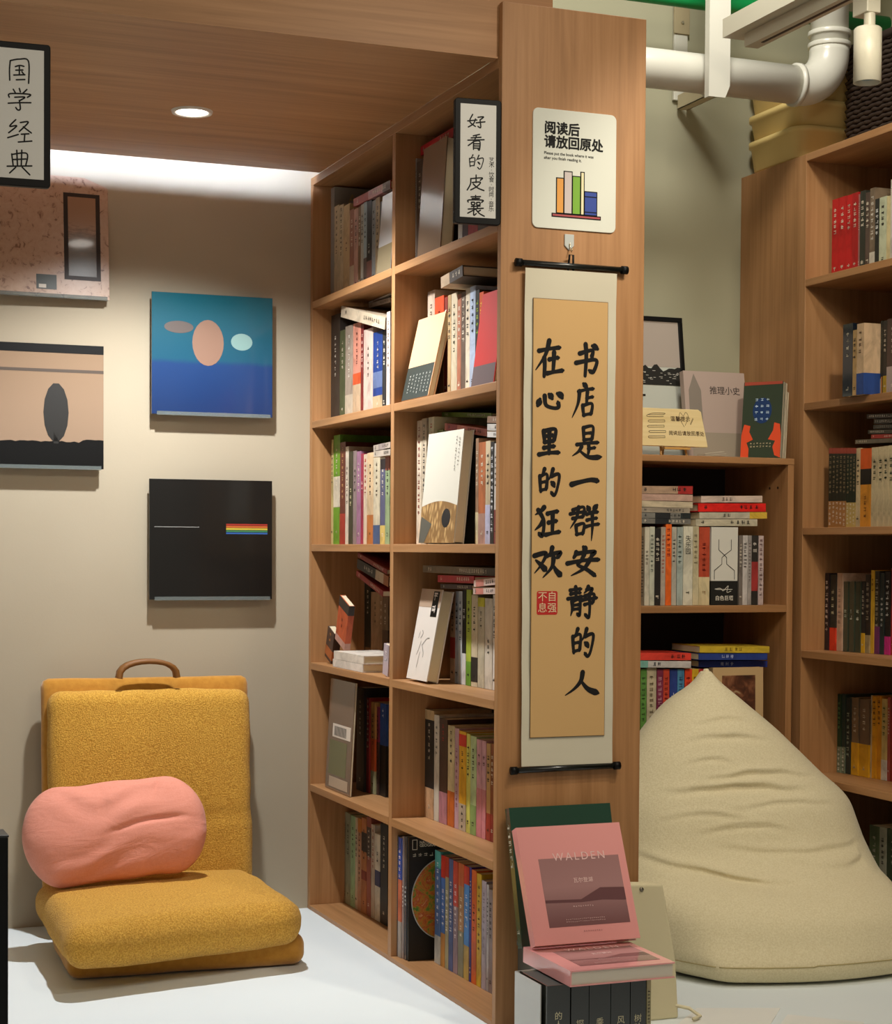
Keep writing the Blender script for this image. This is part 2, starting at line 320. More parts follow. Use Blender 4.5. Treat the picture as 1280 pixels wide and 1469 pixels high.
def book(name, label, M4, t, h, d, col, bands=(), mk=None, group=None, gloss=0, hard=None, art=None, txt=None, page=None, plain=False):
    """canonical book: thickness x, spine at y=0 facing -y, height z; front cover on x=t"""
    rough = .18 if gloss else .5; cm = M(col, rough, coat=.6) if gloss else (M(col, rough) if (art or plain) else BM(col, rough))
    o = thing(name, label, 'book', M4, group); c = min(.0025, t*.16) if (hard or t > .02) else min(.0011, t*.15); e = .0025 if hard else .0006
    mb = MB(); mb.box((0, 0, 0), (t, c, h), cm); mb.box((0, c, 0), (c, d, h), cm); mb.box((t-c, c, 0), (t, d, h), cm); cv = mb.build('cover', o)
    mb = MB(); mb.box((c, c, e), (t-c, d-e-.0005, h-e), page or PAGE); mb.build('page_block', o)
    for (f0, f1, bc_) in bands:
        q = .0003; bm_ = M(bc_, rough) if plain else BM(bc_, rough); mb = MB()
        mb.box((-q, -q, h*f0-(q if f0 == 0 else 0)*0), (t+q, 0, h*f1), bm_); mb.box((t, 0, h*f0), (t+q, d*.98, h*f1), bm_); mb.box((-q, 0, h*f0), (0, d*.98, h*f1), bm_); mb.build('printed_band', cv)
    if mk is None and not art and not txt and t > .0035:
        cl_ = lin(col); lum = .3*cl_[0]+.6*cl_[1]+.1*cl_[2]; ic = '#221c18' if lum > .22 else '#d8ccb4'; mk = [(.52, .88, ic), (.06, .13, ic)]
    if mk:
        rnd = random.Random(int(t*1e6)+int(h*1e5))
        for (f0, f1, mc) in mk:
            mb = MB(); marks(mb, t/2, h*f0, h*f1, min(t*.6, .0115), M(mc, .6), rnd)
            if mb.v: mb.build('spine_print', cv)
    if txt:
        for (s, f, sz, mc) in txt:
            text_mesh(s, sz, M(mc, .6), cv, T(t/2, -.0006, h*f) @ RX90, 'title', .0)
    if art: art(cv, t, h, d)
    return o
FR = {'x': RZ(-90), 'y': Matrix.Identity(4)}
CELL = {}
def cell(key, frame, plane, z, name, short): CELL[key] = dict(fr=frame, p=plane, z=z, name=name, n=0, short=short)
rown = ['top', 'second', 'third', 'fourth', 'fifth', 'bottom']
for i in range(6):
    zf = (LZ[i+1]+TH) if i < 5 else .012
    cell('F%d' % (i+1), 'x', XL, zf, 'far %s cell, left bookcase' % rown[i], 'far')
    cell('N%d' % (i+1), 'x', XL, zf, 'near %s cell, left bookcase' % rown[i], 'near')
for i in range(5): cell('R%d' % (i+1), 'x', XR, RZL[i+1]+TH, '%s row, right bookcase' % rown[i], 'right')
cell('R6', 'x', XR, .07, 'bottom row, right bookcase', 'right')
cell('U1', 'y', YR, UZ[0]+.0165, 'rear unit top', 'rear')
cell('U2', 'y', YR, UZ[1]+.018, 'rear unit upper row', 'rear'); cell('U3', 'y', YR, UZ[2]+.018, 'rear unit lower row', 'rear')
def coord(c, px, py, inset):
    ax = 'X' if c['fr'] == 'x' else 'Y'; return on(ax, c['p']+inset, px, py)
def solve_inset(c, px, yb):
    q = on('Z', c['z'], px, yb); return (q.x if c['fr'] == 'x' else q.y)-c['p']
KIND = {'F': 'book', 'N': 'book', 'R': 'book', 'U': 'book'}
QUEUE = []
def uprights(*a, **k): QUEUE.append((1 if not any(len(r) > 7 and 'tilt' in r[7] for r in a[2]) else 3, _uprights, a, k))
def lying(*a, **k): QUEUE.append((2, _lying, a, k))
def faceout(*a, **k): QUEUE.append((0, _faceout, a, k))
def flush():
    for q in sorted(QUEUE, key=lambda q: q[0]): q[1](*q[2], **q[3])
    QUEUE.clear()
def along(c, p): return -p.y if c['fr'] == 'x' else p.x          # grows towards the right of the picture
def put(c, u, inset, z): return Vector((c['p']+inset, -u, z)) if c['fr'] == 'x' else Vector((u, c['p']+inset, z))
def _uprights(key, inset, rows, depth=.17, yb=None):
    """rows: x0,x1,ytop,colour,look[,bands[,marks[,opts]]] ; yb: two (x,y) points of the bottoms on the shelf"""
    c = CELL[key]
    for r in rows:
        x0, x1, yt, col, look = r[:5]; bands = r[5] if len(r) > 5 else (); mk = r[6] if len(r) > 6 else None; op = dict(r[7]) if len(r) > 7 else {}
        fixed = 'ins' in op; ins = op.pop('ins', inset)
        if yb and not fixed:
            (xa, ya), (xb, yb_) = yb; ins = solve_inset(c, x0, ya+(yb_-ya)*(x0-xa)/(xb-xa))
        tilt = op.pop('tilt', 0); dep = op.pop('d', depth); zb = c['z']+.0006
        if op.pop('onpile', 0): zb = c['flat'][-1]+.0008
        a = coord(c, x0, yt, ins); b = coord(c, x1, yt, ins)
        for (u0, u1, lim, zt) in c.get('block', []):              # keep clear of the books leaning in front
            if along(c, b) > u0 and along(c, a) < u1 and ins < lim: ins = lim+.002; a = coord(c, x0, yt, ins); b = coord(c, x1, yt, ins)
        u0, u1 = along(c, a), along(c, b)
        if not tilt:
            u0 = max(u0, c.get('cur', c['lo'])+.0009); u1 = min(max(u1, u0+.003), c['hi']); c['cur'] = u1
            if u1-u0 < .0025: print('SQUEEZED', look, key); continue
        h = min(a.z, c['zc']-.002)-zb; t = u1-u0; ang = math.radians(tilt); dep = min(dep, c['dep']-ins)
        M4 = Matrix.Translation(put(c, u0, ins, zb+(math.sin(ang)*t if tilt > 0 else 0))) @ FR[c['fr']] @ (RY(tilt) if tilt else Matrix.Identity(4))
        c['n'] += 1
        if not tilt: c.setdefault('tops', []).append((u0, u1, ins, ins+dep, zb+h))
        lab = '%s, %s upright, %s' % (look, ORD[c['n']-1], c['name'])
        book('book', lab, M4, t, h, dep, col, bands, mk, 'books standing in the '+c['name'], **op)
def _lying(key, inset, rows, depth=.15):
    """rows: x0,ytop0,ybot0,x1,ybot1,colour,look[,bands,marks,opts]; the spine runs along the shelf"""
    c = CELL[key]
    for k, r in enumerate(rows):
        x0, yt, yb0, x1, yb1, col, look = r[:7]; bands = r[7] if len(r) > 7 else (); mk = r[8] if len(r) > 8 else None; op = dict(r[9]) if len(r) > 9 else {}
        ins = op.pop('ins', inset); dep = op.pop('d', depth); on_shelf = op.pop('shelf', 0)
        a = coord(c, x0, yb0, ins); b = coord(c, x1, yb1, ins)
        for (u0, u1, lim, zt) in c.get('block', []):
            if along(c, b) > u0 and along(c, a) < u1 and ins < lim and min(a.z, b.z) < zt: ins = lim+.002; a = coord(c, x0, yb0, ins); b = coord(c, x1, yb1, ins)
        t = coord(c, x0, yt, ins).z-a.z; u0, u1 = max(along(c, a), c['lo']+.001), min(along(c, b), c['hi']-.001); sl = (b.z-a.z)/(u1-u0); za = a.z
        if on_shelf: za = c['z']+.0008 if not c.get('flat') else c['flat'][-1]+.0006; sl = 0
        lift = 0
        for (v0, v1, i0, i1, zt) in c.get('tops', []):
            if v1 > u0 and v0 < u1 and i1 > ins and i0 < ins+dep and zt < za+.05:
                for v in (max(v0, u0), min(v1, u1)): lift = max(lift, zt+.0008-(za+sl*(v-u0)))
        for (v0, v1, z0, zt0, s0, i0, i1) in c.get('pile', []):
            if v1 > u0 and v0 < u1 and i1 > ins and i0 < ins+dep and not on_shelf and z0 < za-.002:
                for v in (max(v0, u0), min(v1, u1)): lift = max(lift, zt0+s0*(v-v0)+.0006-(za+lift*0+sl*(v-u0)))
        za += lift; top = c['zc']-.0015-max(0, sl*(u1-u0)); t = max(.0035, min(t, top-za)); L = math.hypot(u1-u0, sl*(u1-u0)); tilt = math.degrees(math.atan(sl)); dep = min(dep, c['dep']-ins)
        M4 = Matrix.Translation(put(c, u0, ins, za)) @ FR[c['fr']] @ RY(-tilt) @ T(0, 0, t) @ RY(90)
        if on_shelf: c.setdefault('flat', []).append(za+t)
        if lift > .004: print('LIFT', round(lift*1000, 1), look, key)
        c.setdefault('pile', []).append((u0, u1, za, za+t/math.cos(math.radians(tilt)), sl, ins, ins+dep))
        book('book', '%s, lying flat, %s' % (look, c['name']), M4, t, L, dep, col, bands, mk, 'books lying in the '+c['name'], **op)
def _faceout(key, inset, xl, xr, yb, tl, col, look, thick=.025, bands=(), art=None, gloss=0, hard=1, name='book', shrink=1.0, block=True):
    """cover towards the room: feet at px xl..xr, top left corner at pixel tl; leans back"""
    c = CELL[key]; a = coord(c, xl, yb, inset); b = coord(c, xr, yb, inset); w = (b-a).length
    a.z = c['z']+.0008
    if c['fr'] == 'x': q = on('Y', a.y, *tl); back = q.x-a.x
    else: q = on('X', a.x, *tl); back = q.y-a.y
    back = max(back, .004); hz = q.z-c['z']; an = math.atan2(back, hz); h = math.hypot(back, hz)*shrink; a.z += thick*math.sin(an); h = min(h, (c['zc']-a.z-.002)/math.cos(an))
    if block: c.setdefault('block', []).append((along(c, a)-.001, along(c, b)+.001, inset+h*math.sin(an)+thick*math.cos(an), a.z+h*math.cos(an)+.004))
    M4 = Matrix.Translation(a) @ FR[c['fr']] @ RXm(-math.degrees(an)) @ T(0, thick, 0) @ RZ(-90)
    return book(name, look, M4, thick, h, w, col, bands, [], None, gloss, hard, art, plain=True)
for k_, c in CELL.items():
    i = int(k_[1])
    if k_[0] == 'F': c.update(lo=-(YF-.0205), hi=-(YD1+.001), dep=.308, zc=LZ[i-1])
    elif k_[0] == 'N': c.update(lo=-(YD0-.0005), hi=-(YN+.0195), dep=.308, zc=LZ[i-1])
    elif k_[0] == 'R': c.update(lo=-(YR-.0012), hi=-2.72, dep=.31, zc=RZL[i-1])
    else: c.update(lo=1.781, hi=2.5285, dep=.318, zc=2.6 if i == 1 else UZ[i-2])
W_ = 'white'
# ---- left bookcase, far bay
def A_art(o, t, h, d):
    text_mesh('A', .035, M('#b09a70', .4), o, T(t+.0006, .05, h-.03) @ RZ(90) @ RX90, 'cover_letter')
    mb = MB(); mb.box((t, .075, h*.1), (t+.0004, d-.01, h*.95), M('#15130f', .4)); mb.build('cover_panel', o)
uprights('F1', .05, [
 (471.5, 480, 273, '#8f8a80', 'tall grey book lettered A', (), None, dict(art=A_art, hard=1, d=.2)),
 (480, 486.5, 297, '#cdb792', 'cream paperback', (), [(.45, .95, '#4a3a2a')]),
 (486.5, 493, 296, '#d0bb94', 'cream paperback with black print', (), [(.4, .97, '#1a1410')]),
 (493, 502, 296.5, '#c9a878', 'wide tan paperback', (), [(.45, .6, '#5a3a20')]),
 (502, 508, 302, '#a56a52', 'reddish-brown paperback', [(0, .33, '#c9b394')]),
 (508, 514, 301, '#c99a86', 'pinkish slim book'), (514.5, 518, 297, '#8a6a44', 'thin brown book'),
 (518, 522, 294, '#b9b4a4', 'pale grey slim book'), (522, 526.5, 291, '#9fb0b4', 'pale blue-grey book', [(0, .35, '#6a5a50')]),
 (526.5, 533.5, 290, '#15140f', 'black book', [(0, .3, '#7a5044')], [(.35, .5, '#cfcfc0')]),
 (534, 539, 289, '#8c8f8c', 'grey slim book'), (539, 545, 285, '#a8906c', 'tan slim book', (), [(.3, .9, '#20180f')]),
 (545.5, 557, 290, '#3c3a34', 'dark book behind the silver one')])
lying('F1', .048, [(507, 288.5, 300, 560, 273.5, '#b5402c', 'red and pink hardback', [(.42, .8, '#d89a9a'), (.8, 1, '#8a7a74')])], .16)
faceout('F1', .012, 540, 560, 396, (549, 283), '#b8b4b0', 'shiny silver-grey book leaning cover outwards in the far top cell', .006, gloss=1, bands=[(0, .35, '#8a7c60')], shrink=1)
uprights('F2', .05, [
 (475.5, 488, 453.6, '#2e2620', 'thick dark book with white title', (), [(.4, .8, '#d8d0c0')]),
 (488, 495.7, 475, '#4c5634', 'dark green paperback'),
 (495.7, 506.5, 469, '#a89684', 'grey patterned book', [(0, .25, '#c4b49c')], [(.4, .9, '#e0d8c8')]),
 (507, 518, 465, '#dc9078', 'salmon pink book with orange band', [(.34, .46, '#dc5422'), (0, .34, '#c4a684')], [(.5, .9, '#5a2418')], dict(txt=[('2', .6, .014, '#201010')])),
 (518, 522, 467, '#7a1f1c', 'slim dark red book', (), [(.5, .9, '#d8b0a0')]),
 (522, 535.5, 474, '#cfb4a4', 'thick pinkish-white book', (), [(.4, .8, '#5a4a40')]),
 (535.5, 549, 478, '#16377c', 'navy blue book', [(0, .2, '#c4ab84'), (.3, .5, '#5a6a90')]),
 (549, 554, 476, '#2c2a28', 'slim charcoal book'), (555, 560, 448, '#d4c2b4', 'tall white slim book', (), [(.4, .9, '#6a5444')], dict(ins=.02, d=.065))])
lying('F2', .03, [(489, 439, 455, 552, 473, '#cdb99c', 'tilted cream book with black title', (), None, dict(txt=[]))], .13)
lying('F2', .09, [(529, 442, 448.5, 560, 440, '#a89684', 'beige paperback'), (529, 432, 440.5, 560, 428, '#b4a494', 'grey-beige paperback', [(.2, .5, '#8a6a5a')])], .12)
uprights('F3', .05, [
 (475.7, 478.3, 631, '#c0ae74', 'thin straw coloured book'),
 (479, 488, 625, '#639420', 'bright green book with white band', [(.34, .62, '#d6ccb4')]),
 (488, 496, 635, '#642a1c', 'dark red-brown book', [(0, .3, '#a02c1c')], [(.4, .95, '#c0905c')]),
 (496, 500.5, 641, '#d8cab4', 'slim white book', (), [(.4, .8, '#5a3a34')]), (500.5, 506.5, 648, '#34321e', 'dark olive book', (), [(.35, .6, '#c8c090')]),
 (507, 512, 647, '#8c7874', 'grey-mauve book', (), [(.5, .8, '#3a2c2c')]), (512, 518, 648, '#9a6a86', 'mauve book'),
 (518, 522, 651, '#98203f', 'magenta slim book', (), [(.55, .7, '#e0b0a8')]), (522, 527, 652, '#d2bca0', 'white book with red print', (), [(.5, .95, '#b02818')]),
 (527, 536, 650, '#d4b58c', 'cream book with rust band', [(0, .32, '#b0682e')]),
 (536, 545.5, 657, '#cec0a2', 'cream book with blue foot', [(0, .22, '#3f5274')], [(.5, .95, '#504030')]),
 (546, 553, 659, '#565670', 'slate blue book with yellow foot', [(0, .22, '#ccb060')]), (553, 559.5, 656, '#8fa074', 'pale green slim book', [(.85, 1, '#a04a34')])])
lying('F3', .03, [(536, 648.5, 657, 560, 654, '#c0b2a0', 'beige paperback, lower'), (536, 640, 648, 560, 643, '#b8a898', 'beige paperback, upper', [(.3, .7, '#a09088')])], .13)
uprights('F4', .15, [
 (506.5, 510.5, 829, '#9c8062', 'slim tan book'), (510.5, 517, 829, '#332e20', 'dark olive book'), (517, 523, 830, '#29261c', 'black-green book', (), [(.2, .9, '#5a5a44')]),
 (523, 531.5, 832, '#1c2418', 'dark green book', [(0, .18, '#7a5c3c')]), (532.5, 545, 849, '#ac8e6c', 'wide tan book'), (545, 549, 850, '#97795a', 'slim brown book'),
 (549, 557, 853, '#7a6044', 'brown patterned book', [(.05, .5, '#4a3420')])], depth=.13)
lying('F4', .06, [(511, 818, 826, 549, 856, '#9a2420', 'tilted red book, lowest'), (512, 801, 815, 557, 842, '#2c2622', 'tilted black book with cream end', [(.6, .85, '#bca488'), (.85, 1, '#a8622c')], [(.2, .5, '#c8c0b0')]),
 (513, 792, 799, 555, 824, '#8e2820', 'tilted dark red book, topmost')], .15)
uprights('F4', .03, [(466, 475.5, 905, '#4a3226', 'tilted brown book', [(.1, .4, '#b0602a')], [(.6, .9, '#c08040')], dict(tilt=20, d=.02)),
 (481, 495, 864, '#b84e1e', 'tilted orange-red book', [(.78, 1, '#2c2018'), (0, .15, '#c09080')], [(.3, .6, '#5a1c0c')], dict(tilt=19, d=.016, onpile=1))])
lying('F4', .004, [(477.5, 951.5, 962.5, 520.5, 969.5, '#e2d6c8', 'white hardback, lower one', (), [], dict(hard=1, d=.135, shelf=1)), (479, 939, 950.5, 521.5, 957, '#e0d4c4', 'white hardback, upper one', (), [], dict(hard=1, d=.135, shelf=1))])
uprights('F4', .016, [(549, 556.5, 925, '#b8a8ae', 'tilted lilac-grey book', (), [(.3, .8, '#f0e8e8')], dict(tilt=8, d=.12))])
def lp_art(o, t, h, d):
    mb = MB(); mb.box((t, d*.2, h*.48), (t+.0006, d*.92, h*.6), M('#dcd0c0', .5)); mb.build('barcode_label', o)
    mb = MB()
    for k in range(14): mb.box((t+.0006, d*(.28+.035*k), h*.495), (t+.0009, d*(.28+.035*k+.016), h*.58), BLK)
    mb.build('barcode', o)
    mb = MB(); mb.box((t, d*.1, h*.14), (t+.0005, d*.8, h*.45), M('#6b6a48', .25)); mb.box((t, d*.15, h*.03), (t+.0005, d*.9, h*.12), M('#b8a48c', .4)); mb.build('cover_print', o)
faceout('F5', .018, 466.5, 501, 1123, (475, 973), '#6d5240', 'large wrapped brown cover with barcode, leaning in far fifth cell', .006, art=lp_art, gloss=1, hard=0)
uprights('F5', .05, [(512, 522.5, 985, '#181510', 'tall black book'), (523, 530, 1000, '#a02c24', 'red book with pale lettering', (), [(.45, .98, '#dcc0a0')]),
 (530, 538, 1006, '#c89450', 'orange and cream book', [(.25, .6, '#d8602c'), (0, .25, '#a8a880')]), (538, 543.5, 1013, '#8a2c4c', 'magenta zebra book', [(0, .6, '#4a3028')], [(.1, .9, '#1a1010')]),
 (543.5, 554, 1008, '#2c549c', 'blue and black book', [(0, .55, '#12120f')], [(.8, .95, '#e0e0e0')]), (554, 558.5, 1010, '#86643f', 'slim brown book')], yb=((523, 1135.5), (558, 1144)))
uprights('F6', .09, [(491.6, 496, 1163, '#9a8a6c', 'tan folder'), (496, 503, 1165, '#a0a688', 'grey-green folder'), (503, 509.6, 1169, '#a8cc98', 'light green folder'),
 (509.6, 513.4, 1172, '#d4c0a2', 'slim cream book'), (513.4, 518.6, 1173, '#c89470', 'tan book with dark marks', [(.85, 1, '#d08030')], [(.3, .85, '#3a1a14')]),
 (518.6, 526, 1172, '#c07844', 'orange-brown book', [(.65, .85, '#241c16'), (.35, .45, '#8a2c1c')]), (526, 532.5, 1171, '#a05442', 'rust red book', [(.6, .9, '#4a3c34')]),
 (532.8, 538, 1182, '#c4b49c', 'cream book with red print', (), [(.5, .95, '#8a2418')]), (538, 545.5, 1195, '#e0d8c2', 'white book with navy stripes', [(.4, .58, '#2a3056')], [(.6, .8, '#202020')]),
 (545.5, 556.5, 1180, '#171b1d', 'wide black book')], yb=((491, 1293), (557, 1330)))
# ---- left bookcase, near bay
uprights('N1', .05, [(591, 598, 231, '#9c958c', 'grey slim book'), (598, 607, 233, '#54453a', 'dark brown book'), (607, 616, 238, '#6a5a4c', 'brown book behind the shiny one'), (616, 648, 236, '#3a2e26', 'thick dark album'), (658, 664, 240, '#c8c2b8', 'slim white book'), (664, 672, 240, '#3c2a2c', 'dark plum book'),
 (672, 686, 240, '#a82024', 'red book under the sign'), (686, 711, 240, '#4a3a30', 'brown book under the sign')], depth=.15)
lying('N1', .045, [(593, 217, 229.5, 650, 196, '#c01c2c', 'red and white book'), ], .15)
faceout('N1', .015, 598.5, 631, 364, (608.5, 216), '#75604e', 'shiny brown book leaning cover outwards beside the lettered sign', .03, gloss=1)
uprights('N2', .052, [(614, 624, 419, '#bfa892', 'beige book'), (624, 637, 428, '#d4481c', 'orange-red book', [(0, .6, '#8a5a2c')]), (638, 642.5, 427, '#8a3024', 'slim brick red book'),
 (643, 647.5, 424, '#b8986a', 'slim tan book'), (648, 656.5, 422, '#c6b698', 'cream book', (), [(.4, .9, '#3a3a24')]), (656.5, 662, 423, '#ac6a4c', 'brown-pink book'), (662, 668, 420, '#64503f', 'dark brown book', (), [(.5, .95, '#e0d0b8')]),
 (668.6, 674.5, 415, '#d8c8ae', 'cream slim book'), (674.5, 682.5, 412, '#b2bed2', 'pale blue book'), (682.5, 688, 417, '#1f1f16', 'black book with green print', (), [(.5, .9, '#9fb83c')]), (688, 694, 420, '#c8501c', 'orange slim book', (), [(.5, .9, '#e8c840')])])
lying('N2', .13, [(618, 409, 413.5, 655, 395.5, '#9c9082', 'grey paperback'), (633, 398, 413.5, 664, 396, '#4a4038', 'thick black and grey hardback', [(0, .4, '#c4a888')], None, dict(hard=1, d=.105, ins=.02))], .12)
def cream_art(o, t, h, d):
    mb = MB(); rnd = random.Random(3)
    for k in range(7): marks(mb, d*.18+.012*k*d/.1, h*.05, h*.3, .006, M('#c8c8bc', .5), rnd)
    ob = mb.build('cover_print', o); ob.matrix_local = T(t+.0008, 0, 0) @ RZ(90)
faceout('N2', .012, 576, 614, 577, (601, 462), '#d8ae86', 'cream book with dark green lower half, leaning in near second cell', .016, bands=[(0, .4, '#30362f')], art=cream_art)
faceout('N2', .02, 676, 708, 556, (693, 424), '#c42418', 'red book with grey foot leaning in near second cell', .012, bands=[(0, .22, '#63504e')])
uprights('N3', .052, [(598.6, 605, 604, '#dccab0', 'cream paperback with small print', (), [(.2, .95, '#8a3a2c')]), (605, 612.4, 601, '#c4b49a', 'second cream paperback', (), [(.2, .95, '#3a3a3a')]), (615.4, 623, 599, '#d2caa8', 'pale straw book', (), [(.6, .95, '#a84030')]), (623, 636, 618, '#6c7a34', 'olive book'), (636, 682, 640, '#2a2620', 'thick black album'),
 (683, 687, 629, '#967458', 'brown slim book', [(0, .3, '#d2c298')]), (687, 697, 635, '#b06438', 'copper book', [(0, .3, '#b08878')]), (697, 704, 633, '#ccb896', 'cream slim book', [(0, .38, '#b8b8d0')]), (704, 709, 634, '#1c1a18', 'black book with white dots', (), [(.1, .95, '#d8d8d8')]), (709.8, 713.5, 636, '#c8c0b6', 'white slim book', [(0, .34, '#7a3430')])], depth=.15)
lying('N3', .1, [(634, 602, 613, 705, 616, '#6f9026', 'green book')], .12)
lying('N3', .03, [(638, 607, 617, 698, 626, '#c4705f', 'salmon and red book', [(.05, .3, '#9a2c24')], None, dict(d=.06)), (699, 619, 627, 713.5, 627.5, '#d2ccc4', 'white booklet, lower'), (699, 608, 617.5, 713.5, 618, '#c8c2ba', 'white booklet, upper'), (699, 597, 606.5, 713.5, 607, '#8a6a54', 'brown booklet')], .11)
def fish_art(o, t, h, d):
    mb = MB(); pts = [(0, 0)]+[(d*k/14, h*(.33+.045*math.sin(math.pi*k/14))) for k in range(15)]+[(d, 0)]
    mb.add([(t+.0006, x, z) for x, z in pts], [tuple(range(len(pts)))], SCALE); mb.build('cover_print', o)
    mb = MB(); mb.add([(t+.001, d*(.73+.12*math.cos(a/16*6.283)), h*(.22+.085*math.sin(a/16*6.283))) for a in range(16)], [tuple(range(16))], M('#14161c', .4)); mb.build('cover_sticker', o); mb = MB()
    mb.add([(t+.0009, 0, 0), (t+.0009, d*.16, 0), (t+.0009, d*.34, h*.17), (t+.0009, d*.02, h*.24)], [(0, 1, 2, 3)], M('#5a574c', .5)); mb.build('cover_print', o)
    mb = MB(); rnd = random.Random(5); marks(mb, d*.84, h*.62, h*.95, .006, M('#4a4438', .5), rnd); marks(mb, d*.92, h*.66, h*.93, .006, M('#4a4438', .5), rnd)
    ob = mb.build('cover_lettering', o); ob.matrix_local = T(t+.0008, 0, 0) @ RZ(90)
m_, nt, b, tc = nodes('scale_print', .5); vo = nt.nodes.new('ShaderNodeTexVoronoi'); vo.inputs['Scale'].default_value = 90
nt.links.new(mapn(nt, tc, (1, 1, .5)).outputs[0], vo.inputs['Vector']); r_ = ramp(nt, vo.outputs['Distance'], [(.2, '#c9a36a'), (.6, '#8a6638')]); nt.links.new(r_.outputs[0], b.inputs['Base Color']); SCALE = m_
faceout('N3', .012, 601, 651, 779.5, (615.4, 625), '#d6d0bf', 'big pale book with fish-scale print and oval sticker, leaning', .024, art=fish_art)
uprights('N4', .055, [(646.6, 653, 849, '#c09a78', 'tan book with red band', [(.27, .5, '#a02c20')]), (653, 658, 848, '#a8b0b8', 'grey-blue slim book'), (658, 663.3, 848, '#c8cccc', 'pale grey slim book', (), [(.4, .9, '#40506a')]),
 (663.3, 669, 846, '#1c1a18', 'black book with white foot', [(0, .33, '#d8d4ce')], [(.6, .8, '#d8d4ce')]), (669, 676.3, 845, '#acbc3c', 'lime green book', [(0, .25, '#6a9a2c')]),
 (676.3, 685.5, 853, '#d0c09e', 'cream book with black label', [(.05, .32, '#24221f')]), (685.5, 695.3, 857, '#c4ba9f', 'beige book with yellow top', [(.9, 1, '#d8d020')], [(.6, .85, '#4a4438')]),
 (695.3, 706.7, 858, '#d4cab8', 'wide white book', (), [(.35, .55, '#4a4a44')]), (706.7, 712, 853, '#dcd4c8', 'white slim book')], yb=((646, 979), (712, 991)), depth=.16)
lying('N4', .05, [(632, 838, 844.5, 677, 846.5, '#3a2420', 'slim dark book, lowest'), (628, 825, 835, 680, 837, '#b01824', 'bright red book', (), None, dict(hard=1)), (606.6, 811, 821, 712, 826.5, '#76644c', 'long olive-brown hardback', [(.83, 1, '#4a3c30')], None, dict(hard=1))], .15)
lying('N4', .03, [(679, 844, 852.5, 712, 852, '#d8beb0', 'white book with red print, lower', [(.1, .45, '#d08070')]), (680, 832.5, 842, 712, 838.5, '#d6b8aa', 'white book with red print, upper', [(.1, .45, '#d08070')])], .12)
def ink_art(o, t, h, d):
    mb = MB(); mb.box((t, d*.62, h*.7), (t+.0006, d*.9, h*.98), BLK); mb.build('title_panel', o)
    text_mesh('\n'.join('无限恐慌'[0:0]+'江上清风'[0:0]), .01, BLK, o, T(0, 0, 0), 'x') if False else None
    mb = MB(); rnd = random.Random(9); marks(mb, d*.76, h*.71, h*.965, d*.17, M('#d8ccc0', .5), rnd); ob = mb.build('title_print', o); ob.matrix_local = T(t+.001, 0, 0) @ RZ(90)
    mb = MB()
    for s in ("40 48 44 52 36 58 t;42 62 36 72 30 80 t;50 66 66 58 78 57 t;48 66 60 76 62 82 t;30 50 26 58 t;44 76 40 96 t").split(';'): strokes(mb, s, 0, h*.95, d, h*.85, .0014, M('#3a3630', .5), y=0)
    ob = mb.build('ink_drawing', o); ob.matrix_local = T(t+.0008, 0, 0) @ RZ(90)
faceout('N4', .022, 583, 612, 978, (606, 848), '#e2d8cc', 'white book with ink drawing and black title panel, leaning', .028, bands=[(.8, 1, '#b59a82')], art=ink_art)
